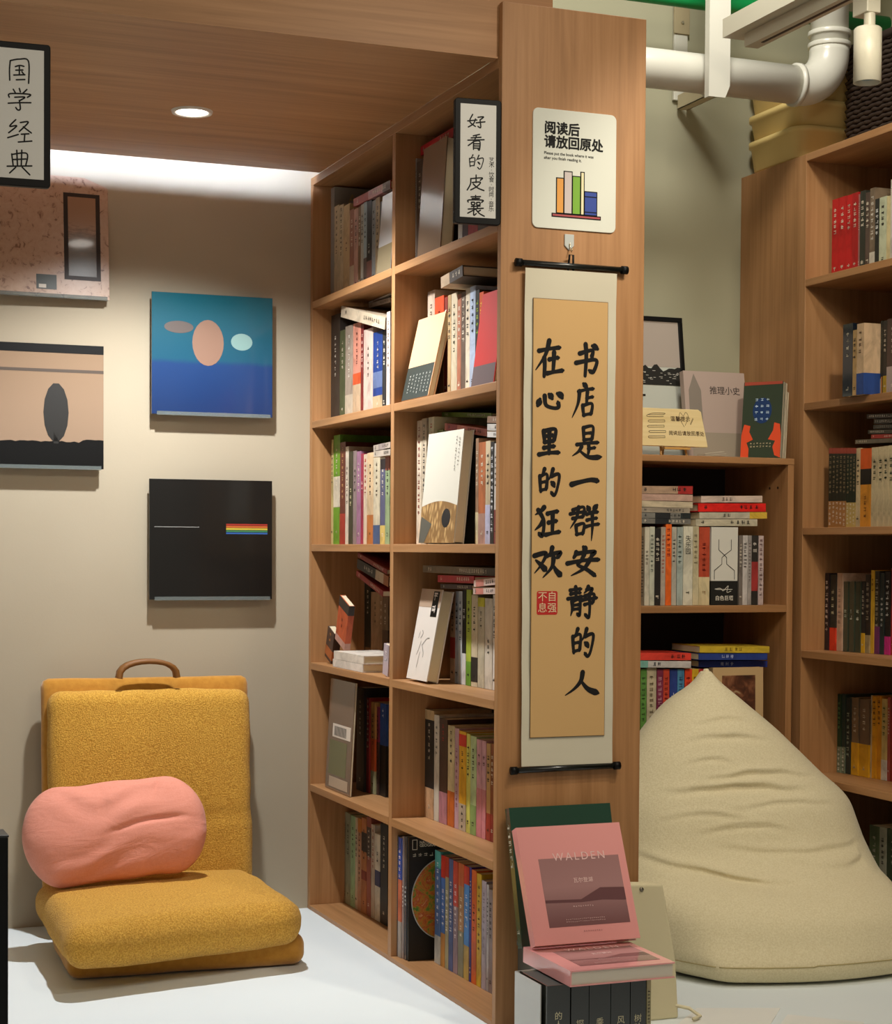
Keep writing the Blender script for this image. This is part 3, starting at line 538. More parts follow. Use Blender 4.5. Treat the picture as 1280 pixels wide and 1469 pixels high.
uprights('N5', .07, [(610, 622.6, 1017, '#24221e', 'black book with tan foot', [(0, .28, '#d0a67c'), (.91, 1, '#c8a878')]), (623, 630.4, 1025, '#d2cab8', 'white slim book', (), [(.6, .9, '#5a5a54')]),
 (630.4, 642, 1030, '#442f27', 'dark brown book with pink foot', [(0, .3, '#b87c86')], [(.75, .95, '#a03030')]), (643, 652.4, 1040, '#d6c698', 'cream book with orange foot', [(0, .35, '#c8641c')], [(.6, .95, '#302820')]),
 (652.4, 658.6, 1044, '#c49ca6', 'pink-grey book', (), [(.2, .8, '#8a5a68')]), (658.6, 669, 1048, '#e0a81c', 'yellow book with chequered foot', [(.85, .97, '#d02020'), (0, .27, 'CHK')], [(.55, .8, '#301810')]),
 (669.6, 675, 1052, '#d4d060', 'yellow-green slim book'), (675, 683.7, 1055, '#b4ca92', 'pale green book', [(0, .3, '#8aa860')]), (684.4, 691.5, 1060, '#cc949c', 'pink book', [(0, .5, '#d08088')], [(.7, .85, '#5a2c34')]),
 (691.5, 697.4, 1062, '#d09ca4', 'second pink book', [(0, .5, '#d88890')], [(.7, .85, '#5a2c34')]), (698.5, 704, 1066, '#bc9058', 'tan book with red foot', [(0, .28, '#a83020')]), (704, 709, 1066, '#86421e', 'rust brown book', [(0, .28, '#8a1c14')])] if False else [
 (610, 622.6, 1017, '#24221e', 'black book with tan foot', [(0, .28, '#d0a67c'), (.91, 1, '#c8a878')]), (623, 630.4, 1025, '#d2cab8', 'white slim book', (), [(.6, .9, '#5a5a54')]),
 (630.4, 642, 1030, '#442f27', 'dark brown book with pink foot', [(0, .3, '#b87c86')], [(.75, .95, '#a03030')]), (643, 652.4, 1040, '#d6c698', 'cream book with orange foot', [(0, .35, '#c8641c')], [(.6, .95, '#302820')]),
 (652.4, 658.6, 1044, '#c49ca6', 'pink-grey book', (), [(.2, .8, '#8a5a68')]), (658.6, 669, 1048, '#e0a81c', 'yellow book with pale foot', [(.85, .97, '#d02020'), (0, .27, '#b8a890')], [(.55, .8, '#301810'), (.01, .26, '#15120f')]),
 (669.6, 675, 1052, '#d4d060', 'yellow-green slim book'), (675, 683.7, 1055, '#b4ca92', 'pale green book', [(0, .3, '#8aa860')]), (684.4, 691.5, 1060, '#cc949c', 'pink book', [(0, .5, '#d08088')], [(.7, .85, '#5a2c34')]),
 (691.5, 697.4, 1062, '#d09ca4', 'second pink book', [(0, .5, '#d88890')], [(.7, .85, '#5a2c34')]), (698.5, 704, 1066, '#bc9058', 'tan book with red foot', [(0, .28, '#a83020')]), (704, 709, 1066, '#86421e', 'rust brown book', [(0, .28, '#8a1c14')])], yb=((610, 1172), (708, 1209)), depth=.15)
def natgeo(o, t, h, d):
    x = t+.0006; mb = MB(); cx, cz, r = .092, h*.49, .096
    pts = []
    for k in range(33):
        a = math.pi/2+math.pi*k/32; pts.append((max(.003, cx+r*.88*math.cos(a)), cz+r*math.sin(a)))
    mb.add([(x, p[0], p[1]) for p in pts]+[(x, d-.002, pts[-1][1]), (x, d-.002, pts[0][1])], [tuple(range(len(pts)+2))[::-1]], FOOD)
    mb.tube([(x, p[0], p[1]) for p in pts], .0012, M('#b8b8b0', .3), 6); mb.build('bowl_photo', o)
    text_mesh('NATIONAL\nGEOGRAPHIC', .0092, M('#d8d0b8', .5), o, T(x, .026, h-.017) @ RZ(90) @ RX90, 'masthead', .0002, 'LEFT', 1, .8)
    mb = MB()
    for a_, b_ in (((.008, -.03), (.0095, -.006)), ((.019, -.03), (.0205, -.006)), ((.008, -.0075), (.0205, -.006)), ((.008, -.03), (.0205, -.0285))): mb.box((x, a_[0], h+a_[1]), (x+.0003, b_[0], h+b_[1]), M('#d8d0b8', .5))
    mb.build('masthead_frame', o)
    mb = MB(); rnd = random.Random(2)
    for k in range(6): marks(mb, .014+.014*k, h-.052, h-.038, .009, M('#cfc8b0', .5), rnd)
    ob = mb.build('cover_title', o); ob.matrix_local = T(x+.0002, 0, 0) @ RZ(90)
m_, nt, b, tc = nodes('food_photo', .45); mp = mapn(nt, tc, (1, 1, 1)); n_ = noi(nt, mp, 38, 5, .65, 1.5); r_ = ramp(nt, n_.outputs[0], [(.28, '#2f4a14'), (.4, '#5e8a2c'), (.5, '#c87a2c'), (.58, '#b04420'), (.68, '#e0b070')]); nt.links.new(r_.outputs[0], b.inputs['Base Color']); FOOD = m_
uprights('N6', .02, [(567, 570.6, 1197, '#62564e', 'grey-brown magazine', (), [(.3, .95, '#e0d8d0')], dict(gloss=1)), (570.6, 576, 1200, '#2c52b0', 'blue and orange magazine', [(.3, .65, '#d87858'), (0, .3, '#b0a8a0')], [(.6, .9, '#e8e0e0')], dict(gloss=1)),
 (576, 579.8, 1199, '#968680', 'grey slim magazine', (), [(.4, .6, '#f0f0e8')], dict(gloss=1)), (579.8, 583.6, 1199, '#44484e', 'charcoal slim magazine', (), [(.4, .6, '#f0f0e8')], dict(gloss=1)),
 (584, 587, 1200, '#15130d', 'black magazine with bowl of food on its cover', (), None, dict(art=natgeo, d=.19))], yb=((567, 1370.5), (586, 1379)), depth=.19)
uprights('N6', .1, [(624.6, 632.6, 1219, '#4c70a4', 'blue and teal magazine', [(.85, 1, '#5ab0a8'), (0, .25, '#c8c4b8')], [(.3, .9, '#e8e8e8')]), (633.5, 638.8, 1226, '#4070b8', 'blue magazine with red top', [(.8, 1, '#c83020'), (0, .3, '#c88c40')], [(.3, .7, '#f0f0f0')]),
 (638.8, 644, 1228, '#b0a880', 'khaki magazine with red top', [(.82, 1, '#c83a28')], [(.3, .7, '#f4f0e0')]), (644.4, 650.3, 1231, '#506498', 'slate blue magazine', (), [(.3, .8, '#f0f0f0')]), (650.3, 657.3, 1234, '#a08890', 'grey magazine with red top', [(.6, 1, '#d04a38')], [(.3, .8, '#f0e8e8')]),
 (658.2, 665.7, 1237, '#b88858', 'tan magazine with orange top', [(.8, 1, '#d86c3c'), (0, .4, '#8a8c74')], [(.3, .7, '#f0e8d0')]), (665.7, 673.3, 1241, '#4c90d8', 'sky blue magazine with red top', [(.84, 1, '#d03828'), (0, .3, '#c4a858')], [(.4, .75, '#ffffff')]),
 (673.3, 676.8, 1243, '#2c2c86', 'thin indigo book'), (676.8, 683.9, 1247, '#dc641c', 'bright orange book', (), [(.4, .7, '#3a1808')]), (683.9, 691, 1252, '#dcb42c', 'yellow book', (), [(.3, .9, '#4a3c10')]),
 (691, 698, 1262, '#b8acb8', 'lilac-grey magazine', (), [(.3, .9, '#8a7c88')]), (698, 701.6, 1268, '#c8c2c2', 'pale grey magazine'), (701.6, 707, 1275, '#9a8886', 'mauve-grey magazine')], yb=((624.6, 1381), (707, 1427)), depth=.16)
# ---- right bookcase
uprights('R1', .05, [(1194.5, 1203.7, 287, '#b80c10', 'red book, leftmost of the red set'), (1203.7, 1214.7, 284, '#b80c10', 'red book, second of the red set'), (1214.7, 1222.7, 281, '#b80c10', 'red book, third of the red set'), (1222.7, 1232, 278, '#a80c10', 'red book, last of the red set'),
 (1232, 1234.3, 279, '#9a6460', 'thin pink book'), (1234.3, 1242, 275, '#2c2e24', 'dark green-black book'), (1242.5, 1248.5, 277, '#544238', 'brown slim book'), (1248.5, 1256, 271, '#76644f', 'brown book with white foot', [(0, .2, '#c4bcaa')], [(.3, .9, '#d0c8b8')]),
 (1256, 1262, 286, '#20201c', 'black book with white title', (), [(.4, .85, '#e8e8e0')]), (1262, 1272.5, 284, '#b4b898', 'pale sage book'), (1272.5, 1278, 282, '#c6b686', 'straw slim book', (), [(.05, .1, '#202020')]), (1278, 1290, 258, '#c0b8a8', 'tall off-white book')])
uprights('R2', -.018, [(1210, 1224, 466, '#151e28', 'dark navy wrapped book', (), None, dict(gloss=1)), (1224, 1229.5, 474, '#c09c66', 'thin tan book'), (1230, 1240, 465, '#d4b48e', 'cream book with blue foot', [(0, .3, '#20468c')], [(.5, .9, '#6a5040')])])
uprights('R2', .03, [(1243.5, 1249.7, 465, '#2c2a20', 'dark book with grey foot', [(0, .22, '#a8a498')], [(.4, .8, '#8a8668')]), (1249.7, 1258, 463, '#26241c', 'dark book with orange foot', [(0, .24, '#d08434')], [(.6, .9, '#a8a080')]),
 (1258, 1266, 463, '#1e1c16', 'plain black book'), (1266, 1273, 461, '#2a2620', 'dark book with yellow foot', [(0, .25, '#c09a18')]), (1273, 1290, 458, '#503c34', 'thick brown book with pale foot', [(0, .36, '#b8a498')])])
rows = []
for k in range(5): rows.append((1189.7+5.06*k, 1189.7+5.06*(k+1)-.3, 643, '#262a1e', 'dark green volume with chequered orange foot', [(0, .33, '#b07a40'), (.93, 1, '#a04434')], [(.4, .9, '#a08c68'), (0, .32, '#e4dcd0')]))
for k in range(3): rows.append((1215.3+4.4*k, 1215.3+4.4*(k+1)-.3, 643, '#1f2c1e', 'dark green volume with chequered yellow foot', [(0, .31, '#c4a860'), (.93, 1, '#a04434')], [(.4, .9, '#a08c68'), (0, .3, '#e4dcd0')]))
rows += [(1229, 1235, 643, '#d2bb90', 'cream slim book'), (1235, 1250, 644, '#d8902c', 'orange book with black middle', [(.74, 1, '#d85a1a'), (.54, .74, '#191814')], [(.1, .4, '#5a2c10')])]
rows += [(1251+7.6*k+(2 if k else 0), 1251+7.6*(k+1)+1.6, 642-k, '#cebc94', 'cream volume', (), [(.5, .85, '#2a3424')]) for k in range(4)]
uprights('R3', .03, rows)
lying('R3', .028, [(1227, 631, 636.8, 1284, 634.5, '#6a5e4c', 'olive-grey book, lowest of pile', (), [(.02, .3, '#d8ccb0')]), (1250, 624, 629.5, 1284, 628.5, '#9c2c22', 'red book, second of pile'), (1245.5, 617, 622.5, 1284, 621.5, '#423c32', 'dark book, third of pile', (), [(.02, .6, '#c8bca8')]),
 (1253, 609.5, 615.5, 1284, 614.5, '#342f28', 'dark book, fourth of pile', (), [(.02, .9, '#8a8474')]), (1254, 601.5, 608, 1284, 607, '#3a342c', 'dark book, fifth of pile', (), [(.02, .9, '#b0a898')]), (1243.5, 594.5, 600.5, 1284, 599, '#38302a', 'dark book, topmost of pile', (), [(.02, .9, '#d8d0c0')])])
uprights('R4', .03, [(1182.3, 1190, 822, '#26151a', 'black-red book', (), [(.2, .9, '#d8c0b0')]), (1190, 1199.7, 824, '#26261e', 'black book with bright red foot', [(0, .3, '#e03a18')], [(.4, .8, '#c8c098')]), (1199.7, 1209, 822, '#cea88c', 'pinkish beige book', (), [(.3, .8, '#9a7a68')]),
 (1209.5, 1217, 834, '#3c4436', 'grey-green wrapped volume, left', (), [(.4, .6, '#a8b098')], dict(gloss=1)), (1217.3, 1226, 834, '#3c4436', 'grey-green wrapped volume, middle', (), [(.4, .6, '#c8ccb8')], dict(gloss=1)), (1226.3, 1235, 834, '#3c4436', 'grey-green wrapped volume, right', (), [(.4, .6, '#c8ccb8')], dict(gloss=1)),
 (1235, 1241, 835, '#2e2822', 'dark book with yellow foot', [(0, .28, '#deac20')]), (1241, 1248.6, 824, '#2c241d', 'dark book with tan foot', [(0, .23, '#a89468')], [(.4, .9, '#a89880')]), (1249, 1254.7, 818, '#e0b02c', 'yellow slim book', (), [(.7, .9, '#6a3c10')]),
 (1254.7, 1262, 819, '#2e2a22', 'dark book with purple foot', [(0, .33, '#6e2c60')], [(.3, .9, '#a8a088')]), (1262, 1269, 822, '#263431', 'dark teal book', (), [(.3, .7, '#e0e0d8')]), (1269, 1277.6, 820, '#1c1a18', 'black book with magenta foot', [(0, .22, '#d02c84')], [(.4, .9, '#e8e8e0')]), (1277.6, 1287, 815, '#b03430', 'red book at frame edge')], yb=((1182, 932.5), (1278, 940)))
uprights('R5', .05, [(1199, 1207, 995, '#28482c', 'dark green book with chequered foot', [(0, .33, '#88967c')], [(.5, .9, '#7aa868'), (.01, .32, '#e8ece0')]), (1207, 1213.3, 995, '#2c4038', 'second dark green book with chequered foot', [(0, .33, '#88967c')], [(.01, .32, '#e8ece0')]), (1213.3, 1221, 1000, '#243430', 'dark teal-green book', (), [(.2, .8, '#a8b8a0')]),
 (1222, 1232, 1000, '#76634a', 'brown glossy book with yellow foot', [(0, .42, '#e4ac24')], None, dict(gloss=1)), (1232, 1247.4, 1002, '#625141', 'thick glossy book with yellow foot', [(0, .42, '#dca420')], None, dict(gloss=1)), (1247.7, 1251.3, 997, '#cdb68c', 'thin beige book'),
 (1251.3, 1258, 998, '#e8a41c', 'amber book', (), [(.6, .95, '#4a2808')]), (1258, 1264.6, 998, '#e0981c', 'second amber book', (), [(.6, .95, '#4a2808')]), (1264.6, 1272.8, 1002, '#d2ba76', 'straw book with white foot', [(0, .25, '#d8d4c8')], [(.5, .9, '#4a5a2c')]),
 (1272.8, 1277.5, 1000, '#b05448', 'dusty red book'), (1277.5, 1290, 1002, '#9a2c22', 'dark red book at frame edge')], yb=((1199, 1107.5), (1277, 1121)))
uprights('R6', .06, [(1248, 1262, 1183, '#6a7450', 'olive book'), (1262.5, 1272, 1186, '#b8b49c', 'pale book'), (1273, 1290, 1188, '#48523c', 'dark green book')])
# ---- rear unit
uprights('U2', .03, [(919.4, 925, 757, '#786852', 'brown patterned book', (), [(.1, .9, '#302418')]), (925.6, 932.3, 756, '#d2c9b2', 'cream slim book', (), [(.5, .7, '#6a6454')]), (932.3, 939.7, 755.5, '#c6c6b0', 'pale sage slim book', (), [(.4, .9, '#5a6458')]), (939.7, 948.3, 758, '#1e1a16', 'black book'),
 (948.3, 955.3, 756, '#b6a694', 'greyish book', (), [(.4, .9, '#a04a34')]), (955.3, 964, 752, '#f46c1c', 'bright orange book', (), [(.55, .95, '#8a1c0c')]), (964, 971, 756, '#beb6a4', 'grey-white book', (), [(.5, .85, '#2a2a28')]), (972, 980.3, 756, '#aab4aa', 'pale grey-green book', (), [(.5, .9, '#3a4a44')]),
 (981, 994.4, 755, '#dcd6be', 'wide ivory book with black title', (), [(.08, .18, '#7a7460')], dict(txt=[('失\n乐\n园', .76, .0165, '#2a2a26')])), (994.4, 1003, 755, '#d2c49c', 'straw book', (), [(.5, .9, '#8a7c5c')]), (1003, 1018.6, 756, '#bc4a2c', 'red-brown book with cream lower part', [(0, .36, '#dac89a')], [(.4, .8, '#7a1c0c'), (.08, .18, '#8a5a20')]),
 (1021, 1059, 756, '#d6d2c4', 'widest white book with black line drawing and black foot', [(0, .31, '#1c1c18')], [], dict(hard=1, plain=True)),
 (1060.8, 1066, 768, '#766c62', 'dark grey slim book'), (1066, 1073.3, 768, '#d0c8c0', 'white slim book', (), [(.5, .9, '#3a3a38')]), (1073.3, 1078.8, 768, '#a8a098', 'light grey slim book', (), [(.3, .9, '#6a5a58')]), (1078.8, 1088, 768, '#2c2822', 'dark book with red middle', [(.2, .62, '#a83430')], [(.7, .9, '#c0b8a8')]), (1089, 1096, 768.5, '#cab4ae', 'pinkish slim book', (), [(.05, .95, '#6a4a48')])])
flush()
wb = [o for o in bpy.data.objects if o.get('label', '').startswith('widest white book')][0]
wd_ = .0; c_ = CELL['U2']; wt = (coord(c_, 1021, 756, .03)-coord(c_, 1059, 756, .03)).length; wh = coord(c_, 1021, 756, .03).z-c_['z']
mb = MB()
for s in ("28 20 28 36 50 44 40 48 40 58 12 68 12 82 t;75 20 75 36 50 44 58 48 58 58 88 68 88 82 t").split(';'):
    tk = s.split()[:-1]; P = [(float(tk[i]), float(tk[i+1])) for i in range(0, len(tk), 2)]
    for a, b_ in zip(P, P[1:]): strokes(mb, '%f %f %f %f t' % (*a, *b_), 0, wh, wt, wh*.82, .0016, BLK, y=-.0006)
strokes(mb, "15 48 35 44 45 58 55 44 65 30 60 66 75 60 t;20 50 80 50 t", 0, wh*.31, wt, wh*.22, .0015, M('#d8d4c4', .5), y=-.0008)
mb.build('spine_drawing', wb)
text_mesh('白色巨塔', .0135, M('#d8d4c4', .5), wb, T(wt/2, -.0009, wh*.085) @ RX90, 'title', .0002)
lying('U2', .03, [(918, 745, 752.5, 991, 754, '#7c786f', 'dark grey book, lowest left pile', [(.3, .6, '#26282a')]), (918, 736.5, 744, 991, 745, '#8a867c', 'grey striped book, second left pile', [(.3, .6, '#26282a'), (.8, 1, '#2c3434')]), (918, 729, 736, 990, 737.5, '#a89a86', 'taupe book, third left pile'), (918, 719.5, 728.3, 994, 730.5, '#d2c0a0', 'cream book, fourth left pile', (), [(.4, .44, '#202020')]),
 (918, 709, 718.3, 994, 719.7, '#caa490', 'pinkish book, fifth left pile', (), [(.4, .44, '#202020')]), (918, 697, 708, 994, 708.6, '#c4a284', 'tan book with red end, topmost left pile', [(.72, 1, '#b8302a')])])
lying('U2', .03, [(998.5, 745, 755, 1086.7, 755, '#cfc4a6', 'ivory book, lowest right pile'), (1003.7, 735, 744, 1100.6, 743.8, '#c8bea6', 'ivory book with yellow end, second right pile', [(.74, 1, '#e0b840')], [(.28, .45, '#201c18')]), (1002, 722, 734, 1099, 734, '#e81c10', 'bright red book, third right pile', (), None, dict(hard=1)), (1006, 711.5, 721, 1094, 720.6, '#d8c0ae', 'pinkish white book, topmost right pile', (), [(.3, .5, '#4a3a34')])])
uprights('U3', .03, [(919.7, 928, 960, '#669c44', 'green book', (), [(.3, .9, '#3a5a28')]), (928.7, 942, 958, '#d2c4a2', 'wide beige book', (), [(.3, .9, '#6a5c40')]), (943, 951.7, 960, '#8a2e4e', 'plum book', (), [(.3, .9, '#d8a8b0')]), (951.7, 960.7, 960, '#e45034', 'coral red book', (), [(.3, .9, '#8a1c10')]), (961.5, 972, 960, '#2a428c', 'royal blue book', (), [(.3, .7, '#d8d8e8')]),
 (972, 982, 960, '#5498c0', 'sky blue book', (), [(.3, .9, '#28506c')]), (983, 993, 960, '#ec4820', 'orange-red book', (), [(.3, .9, '#8a1c08')]), (993, 1002.5, 960, '#e8b824', 'yellow book', (), [(.3, .9, '#8a6410')]), (1002.5, 1010, 960, '#c8342c', 'red book'), (1010, 1018, 960, '#403464', 'purple book')])
def paint_art(o, t, h, d):
    mb = MB(); mb.box((t, d*.18, h*.1), (t+.0006, d*.84, h*.9), PAINT); mb.build('cover_picture', o)
m_, nt, b, tc = nodes('still_life_print', .5); n_ = noi(nt, mapn(nt, tc, (1, 1, 1)), 28, 3, .5, .6); r_ = ramp(nt, n_.outputs[0], [(.3, '#20180f'), (.5, '#5c3420'), (.62, '#8c5a3c'), (.72, '#c8b48c')]); nt.links.new(r_.outputs[0], b.inputs['Base Color']); PAINT = m_
faceout('U3', .02, 1023, 1095, 1076, (1023, 959), '#c8a878', 'tan book with dark still-life picture on its cover, behind bean bag', .02, art=paint_art)
lying('U3', .02, [(918.7, 948, 957.5, 991.5, 958, '#d4cec6', 'white book with teal end, left pile', [(0, .15, '#7ab0a0')], [(.2, .4, '#30303a')]), (918.7, 937, 947, 991.5, 947, '#ec4432', 'bright red book, left pile'),
 (1002.5, 948, 957, 1101, 957, '#243a94', 'blue book, lower of two', (), [(.3, .5, '#c0c8e8')]), (1002.5, 937.5, 946.8, 1101, 946.6, '#26408c', 'blue book, upper of two', (), [(.3, .5, '#c0c8e8')]), (1004, 927, 936.3, 1104, 936.5, '#d8b830', 'yellow book, topmost right', (), [(.3, .6, '#8a6c14')])], .15)
flush()
# ---- things on top of the rear unit
Z1 = UZ[0]+.0165
def ryb(x, y): return on('Y', YR+.2, x, y)
a = on('Y', 4.27, 991, 655); b_ = on('Y', 4.34, 980, 459)
fr = thing('picture_frame', 'black framed monochrome mountain picture leaning on the rear wall', 'picture', T(a.x-.29, 4.27, Z1+.003) @ RXm(-8))
fw, fh = .29, (b_.z-Z1)/math.cos(math.radians(8))
mb = MB(); fr_w = .012
for p, q in (((0, 0, 0), (fw, .016, fr_w)), ((0, 0, fh-fr_w), (fw, .016, fh)), ((0, 0, fr_w), (fr_w, .016, fh-fr_w)), ((fw-fr_w, 0, fr_w), (fw, .016, fh-fr_w))): mb.box(p, q, BLK)
mb.build('frame', fr, bevel=.001)
mb = MB(); mb.box((fr_w, .006, fr_w), (fw-fr_w, .010, fh-fr_w), M('#c4c8bc', .35)); mb.build('print', fr)
mb = MB(); rnd = random.Random(1); H0 = fh*.52
mb.box((fr_w, .0055, H0+.05), (fw-fr_w, .006, fh-fr_w), M('#b0a498', .4)); mp_ = [(fr_w, H0)]+[(fr_w+(fw-2*fr_w)*k/30, H0+.045+.03*noise.noise(Vector((k*.35, 2, 0)))+.006*rnd.random()) for k in range(31)]+[(fw-fr_w, H0)]
mb.prism(mp_, .0046, .0054, M('#1b1b17', .5))
for k in range(60):
    x, z = fr_w+rnd.random()*(fw-2*fr_w-.01), H0+.004+rnd.random()*.035; mb.box((x, .0042, z), (x+.004+.008*rnd.random(), .0045, z+.0012), M('#d0ccc0', .5))
mb.tube([(fr_w+.001, .005, fh*.35), (.17, .005, fh*.30), (.22, .005, fh*.30), (.262, .005, fh*.29)], [.012, .006, .005, .002], M('#20241c', .6), 6)
mb.box((.155, .0042, fh*.44), (.167, .0046, fh*.452), BLK); mb.build('mountain_print', fr)
a = on('Y', 4.2, 990, 650); b_ = on('Y', 4.2, 1078, 650); q = on('Y', 4.25, 988, 534); w = b_.x-a.x
def hist_art(o, t, h, d):
    text_mesh('推理小史', .0235, M('#3c3430', .6), o, T(t+.0005, d*.66, h*.78) @ RZ(90) @ RX90, 'title', .0001)
    mb = MB(); mb.add([(t+.0004, d*.06, h*.3), (t+.0004, d*.27, h*.3), (t+.0004, d*.27, h*.78), (t+.0004, d*.165, h*.97), (t+.0004, d*.07, h*.78)], [(0, 1, 2, 3, 4)], M('#8a8074', .6))
    mb.box((t, d*.08, h*.02), (t+.0003, d*.98, h*.3), M('#a09482', .6)); mb.build('tower_print', o)
book('book', 'grey-pink book with clock tower cover standing on the rear unit', T(a.x, 4.205, Z1+.0037) @ RXm(-9) @ T(0, .02, 0) @ RZ(-90), .02, (q.z-Z1)*1.01, w, '#b8a498', art=hist_art, hard=1)
# wooden sign on a little easel
a = on('Y', 4.09, 1012, 640); tpz = on('Y', 4.12, 1000, 589).z
es = thing('easel', 'miniature wooden easel holding the engraved sign', 'easel', (a.x-.125, 4.09, Z1)); SW = M('#c89a54', .5)
mb = MB(); mb.box((0, -.012, .018), (.075, .002, .024), SW); mb.build('ledge', es)
for x, s in ((.008, -1), (.067, 1)):
    mb = MB(); mb.tube([(x+s*.008, .007, 0.003), (x-s*.002, .034, .10)], .0032, SW, 6); mb.build('leg', es)
mb = MB(); mb.tube([(.037, .07, 0.003), (.037, .040, .10)], .003, SW, 6); mb.build('leg', es)
sg = thing('wooden_sign', 'pale wooden sign engraved with a stack of books and Chinese lettering', 'sign', T(a.x-.218, 4.083, Z1+.0245) @ RXm(-10))
sw_, sh_ = .218, (tpz-Z1-.024)
PINE = wood('pine', 'X', '#d8bd80', '#e4cc94', '#ecd8a6')
mb = MB(); mb.prism([(0, 0), (sw_, 0), (sw_-.012, sh_-.006), (sw_-.02, sh_), (0, sh_)], -.007, 0, PINE); mb.build('board', sg, bevel=.001)
INK = M('#4a3218', .7)
mb = MB()
for k in range(5):
    z = sh_*(.2+.14*k); x = .045+.003*(k % 2); strokes(mb, "8 40 90 30 t;8 70 90 60 t;8 40 2 55 8 70 t;8 40 40 10 98 8 90 30 t" if k == 4 else "8 40 90 30 t;8 70 90 60 t;8 40 2 55 8 70 t;90 30 90 60 t", x, z+sh_*.12, .055, sh_*.17, .0012, INK, y=-.0074)
strokes(mb, "50 100 10 40 20 5 48 25 75 2 95 30 60 90 t;110 80 140 40 t;114 84 144 44 t", .138, sh_*.92, .03, sh_*.4, .0010, INK, y=-.0074)
mb.build('engraving', sg)
text_mesh('温馨提示', .0145, INK, sg, T(.143, -.0076, sh_*.72) @ RX90, 'lettering', .0001)
text_mesh('阅读后请放回原处', .0130, INK, sg, T(.158, -.0076, sh_*.34) @ RX90, 'lettering', .0001)
# three leaning picture-cover books
def face_art(o, t, h, d):
    mb = MB(); x = t+.0005
    def quad(pts, mt, q=0): mb.add([(x+q, u*d, v*h) for u, v in pts], [tuple(range(len(pts)))], mt)
    quad([(0, 0), (.2, 0), (.2, .12), (.14, .2), (.3, .24), (.2, .34), (.22, .42), (.06, .44), (0, .3)], M('#ec5226', .5), .0002)
    quad([(1, 0), (.86, .03), (.8, .14), (.86, .22), (.68, .24), (.8, .36), (.82, .46), (.96, .44), (1, .3)], M('#ec5226', .5), .0002)
    quad([(.02, .955), (.98, .965), (.98, 1), (.02, 1)], M('#b04a34', .5), .0001)
    mb.add([(x+.0001, d*(.5+.24*math.cos(a/18*6.283)), h*(.62+.17*math.sin(a/18*6.283))) for a in range(18)], [tuple(range(18))], M('#14386c', .5)); mb.build('cover_print', o)
    mb = MB(); rnd = random.Random(8)
    for i in range(4):
        for k in range(3): marks(mb, d*(.36+.14*k), h*(.78-.085*i)-.010, h*(.78-.085*i), .0085, M('#c8e0f0', .5), rnd)
    for k in range(7): marks(mb, d*(.26+.08*k), h*.17, h*.17+.006, .005, M('#d8c8a0', .5), rnd); marks(mb, d*(.26+.08*k), h*.13, h*.13+.006, .005, M('#d8c8a0', .5), rnd)
    ob = mb.build('cover_lettering', o); ob.matrix_local = T(x+.0006, 0, 0) @ RZ(90)
P = on('Y', 4.05, 1119, 655); hh = on('Y', 4.08, 1118, 548).z-Z1; TH_ = .0155; th = math.radians(50); w = .108
for k, (cl, lab, hs) in enumerate((('#33402c', 'dark green book with two orange faces on its cover, rear unit', 1), ('#d2cbb4', 'cream book directly behind the two-faces book', .99), ('#cfc6a8', 'shorter cream book at back of the leaning trio', .88))):
    q = Vector((P.x, P.y, 0))+Vector((math.sin(th), math.cos(th), 0))*(TH_+.0015)*k+Vector((-math.cos(th), math.sin(th), 0))*w
    book('book', lab, T(q.x, q.y, Z1+.0032) @ RZ(-50) @ RXm(-7) @ T(0, TH_, 0) @ RZ(-90), TH_, hh*hs, w, cl, art=face_art if k == 0 else None, page=M('#e0d8c0', .7))
mb = MB()
for k in range(3): mb.add([(0, -.0, .001+.003*k), (.07, .004+.01*k, .003+.006*k), (.075, .05, .004+.006*k), (.01, .06, .002+.003*k)], [(0, 1, 2, 3)], M('#d0c8b0', .6)); 
o = mb.build('paper_leaflet'); o.location = (on('Y', 4.05, 1012, 655).x, 4.05, Z1+.001); o.modifiers.new('s', 'SOLIDIFY').thickness = .0006
tag(o, 'curled cream leaflets lying between the easel and the orange-faces book', 'leaflets')
# ================================================================== ALCOVE WALL RECORDS
def record(label, xa, ya, xb, yb, mat, art=None, yaw=0, lean=.6):
    """square sleeve in a clear cover, standing 25 mm off the wall; pixel corners upper left / lower right"""
    p = on('Y', YF-.03, xa, ya); q = on('Y', YF-.03, xb, yb); w, h = q.x-p.x, p.z-q.z
    o = thing('record_sleeve', label, 'record', T(p.x, YF-.036, q.z+.001) @ RZ(yaw) @ RXm(-lean), 'record sleeves on the alcove wall')
    mb = MB(); mb.box((0, 0, 0), (w, .006, h), mat); mb.build('sleeve', o, bevel=.0008)
    mb = MB(); mb.box((.06, .0065, .02), (w-.06, .026, .07), M('#b8b0a0', .7)); mb.build('wall_mount', o)
    mb = MB(); mb.box((w*.04, -.0035, -.002), (w*.98, .0065, .0075), M('#b8c4c0', .12, trans=.75)); mb.build('clear_ledge', o)
    if art: art(o, w, h)
    return o
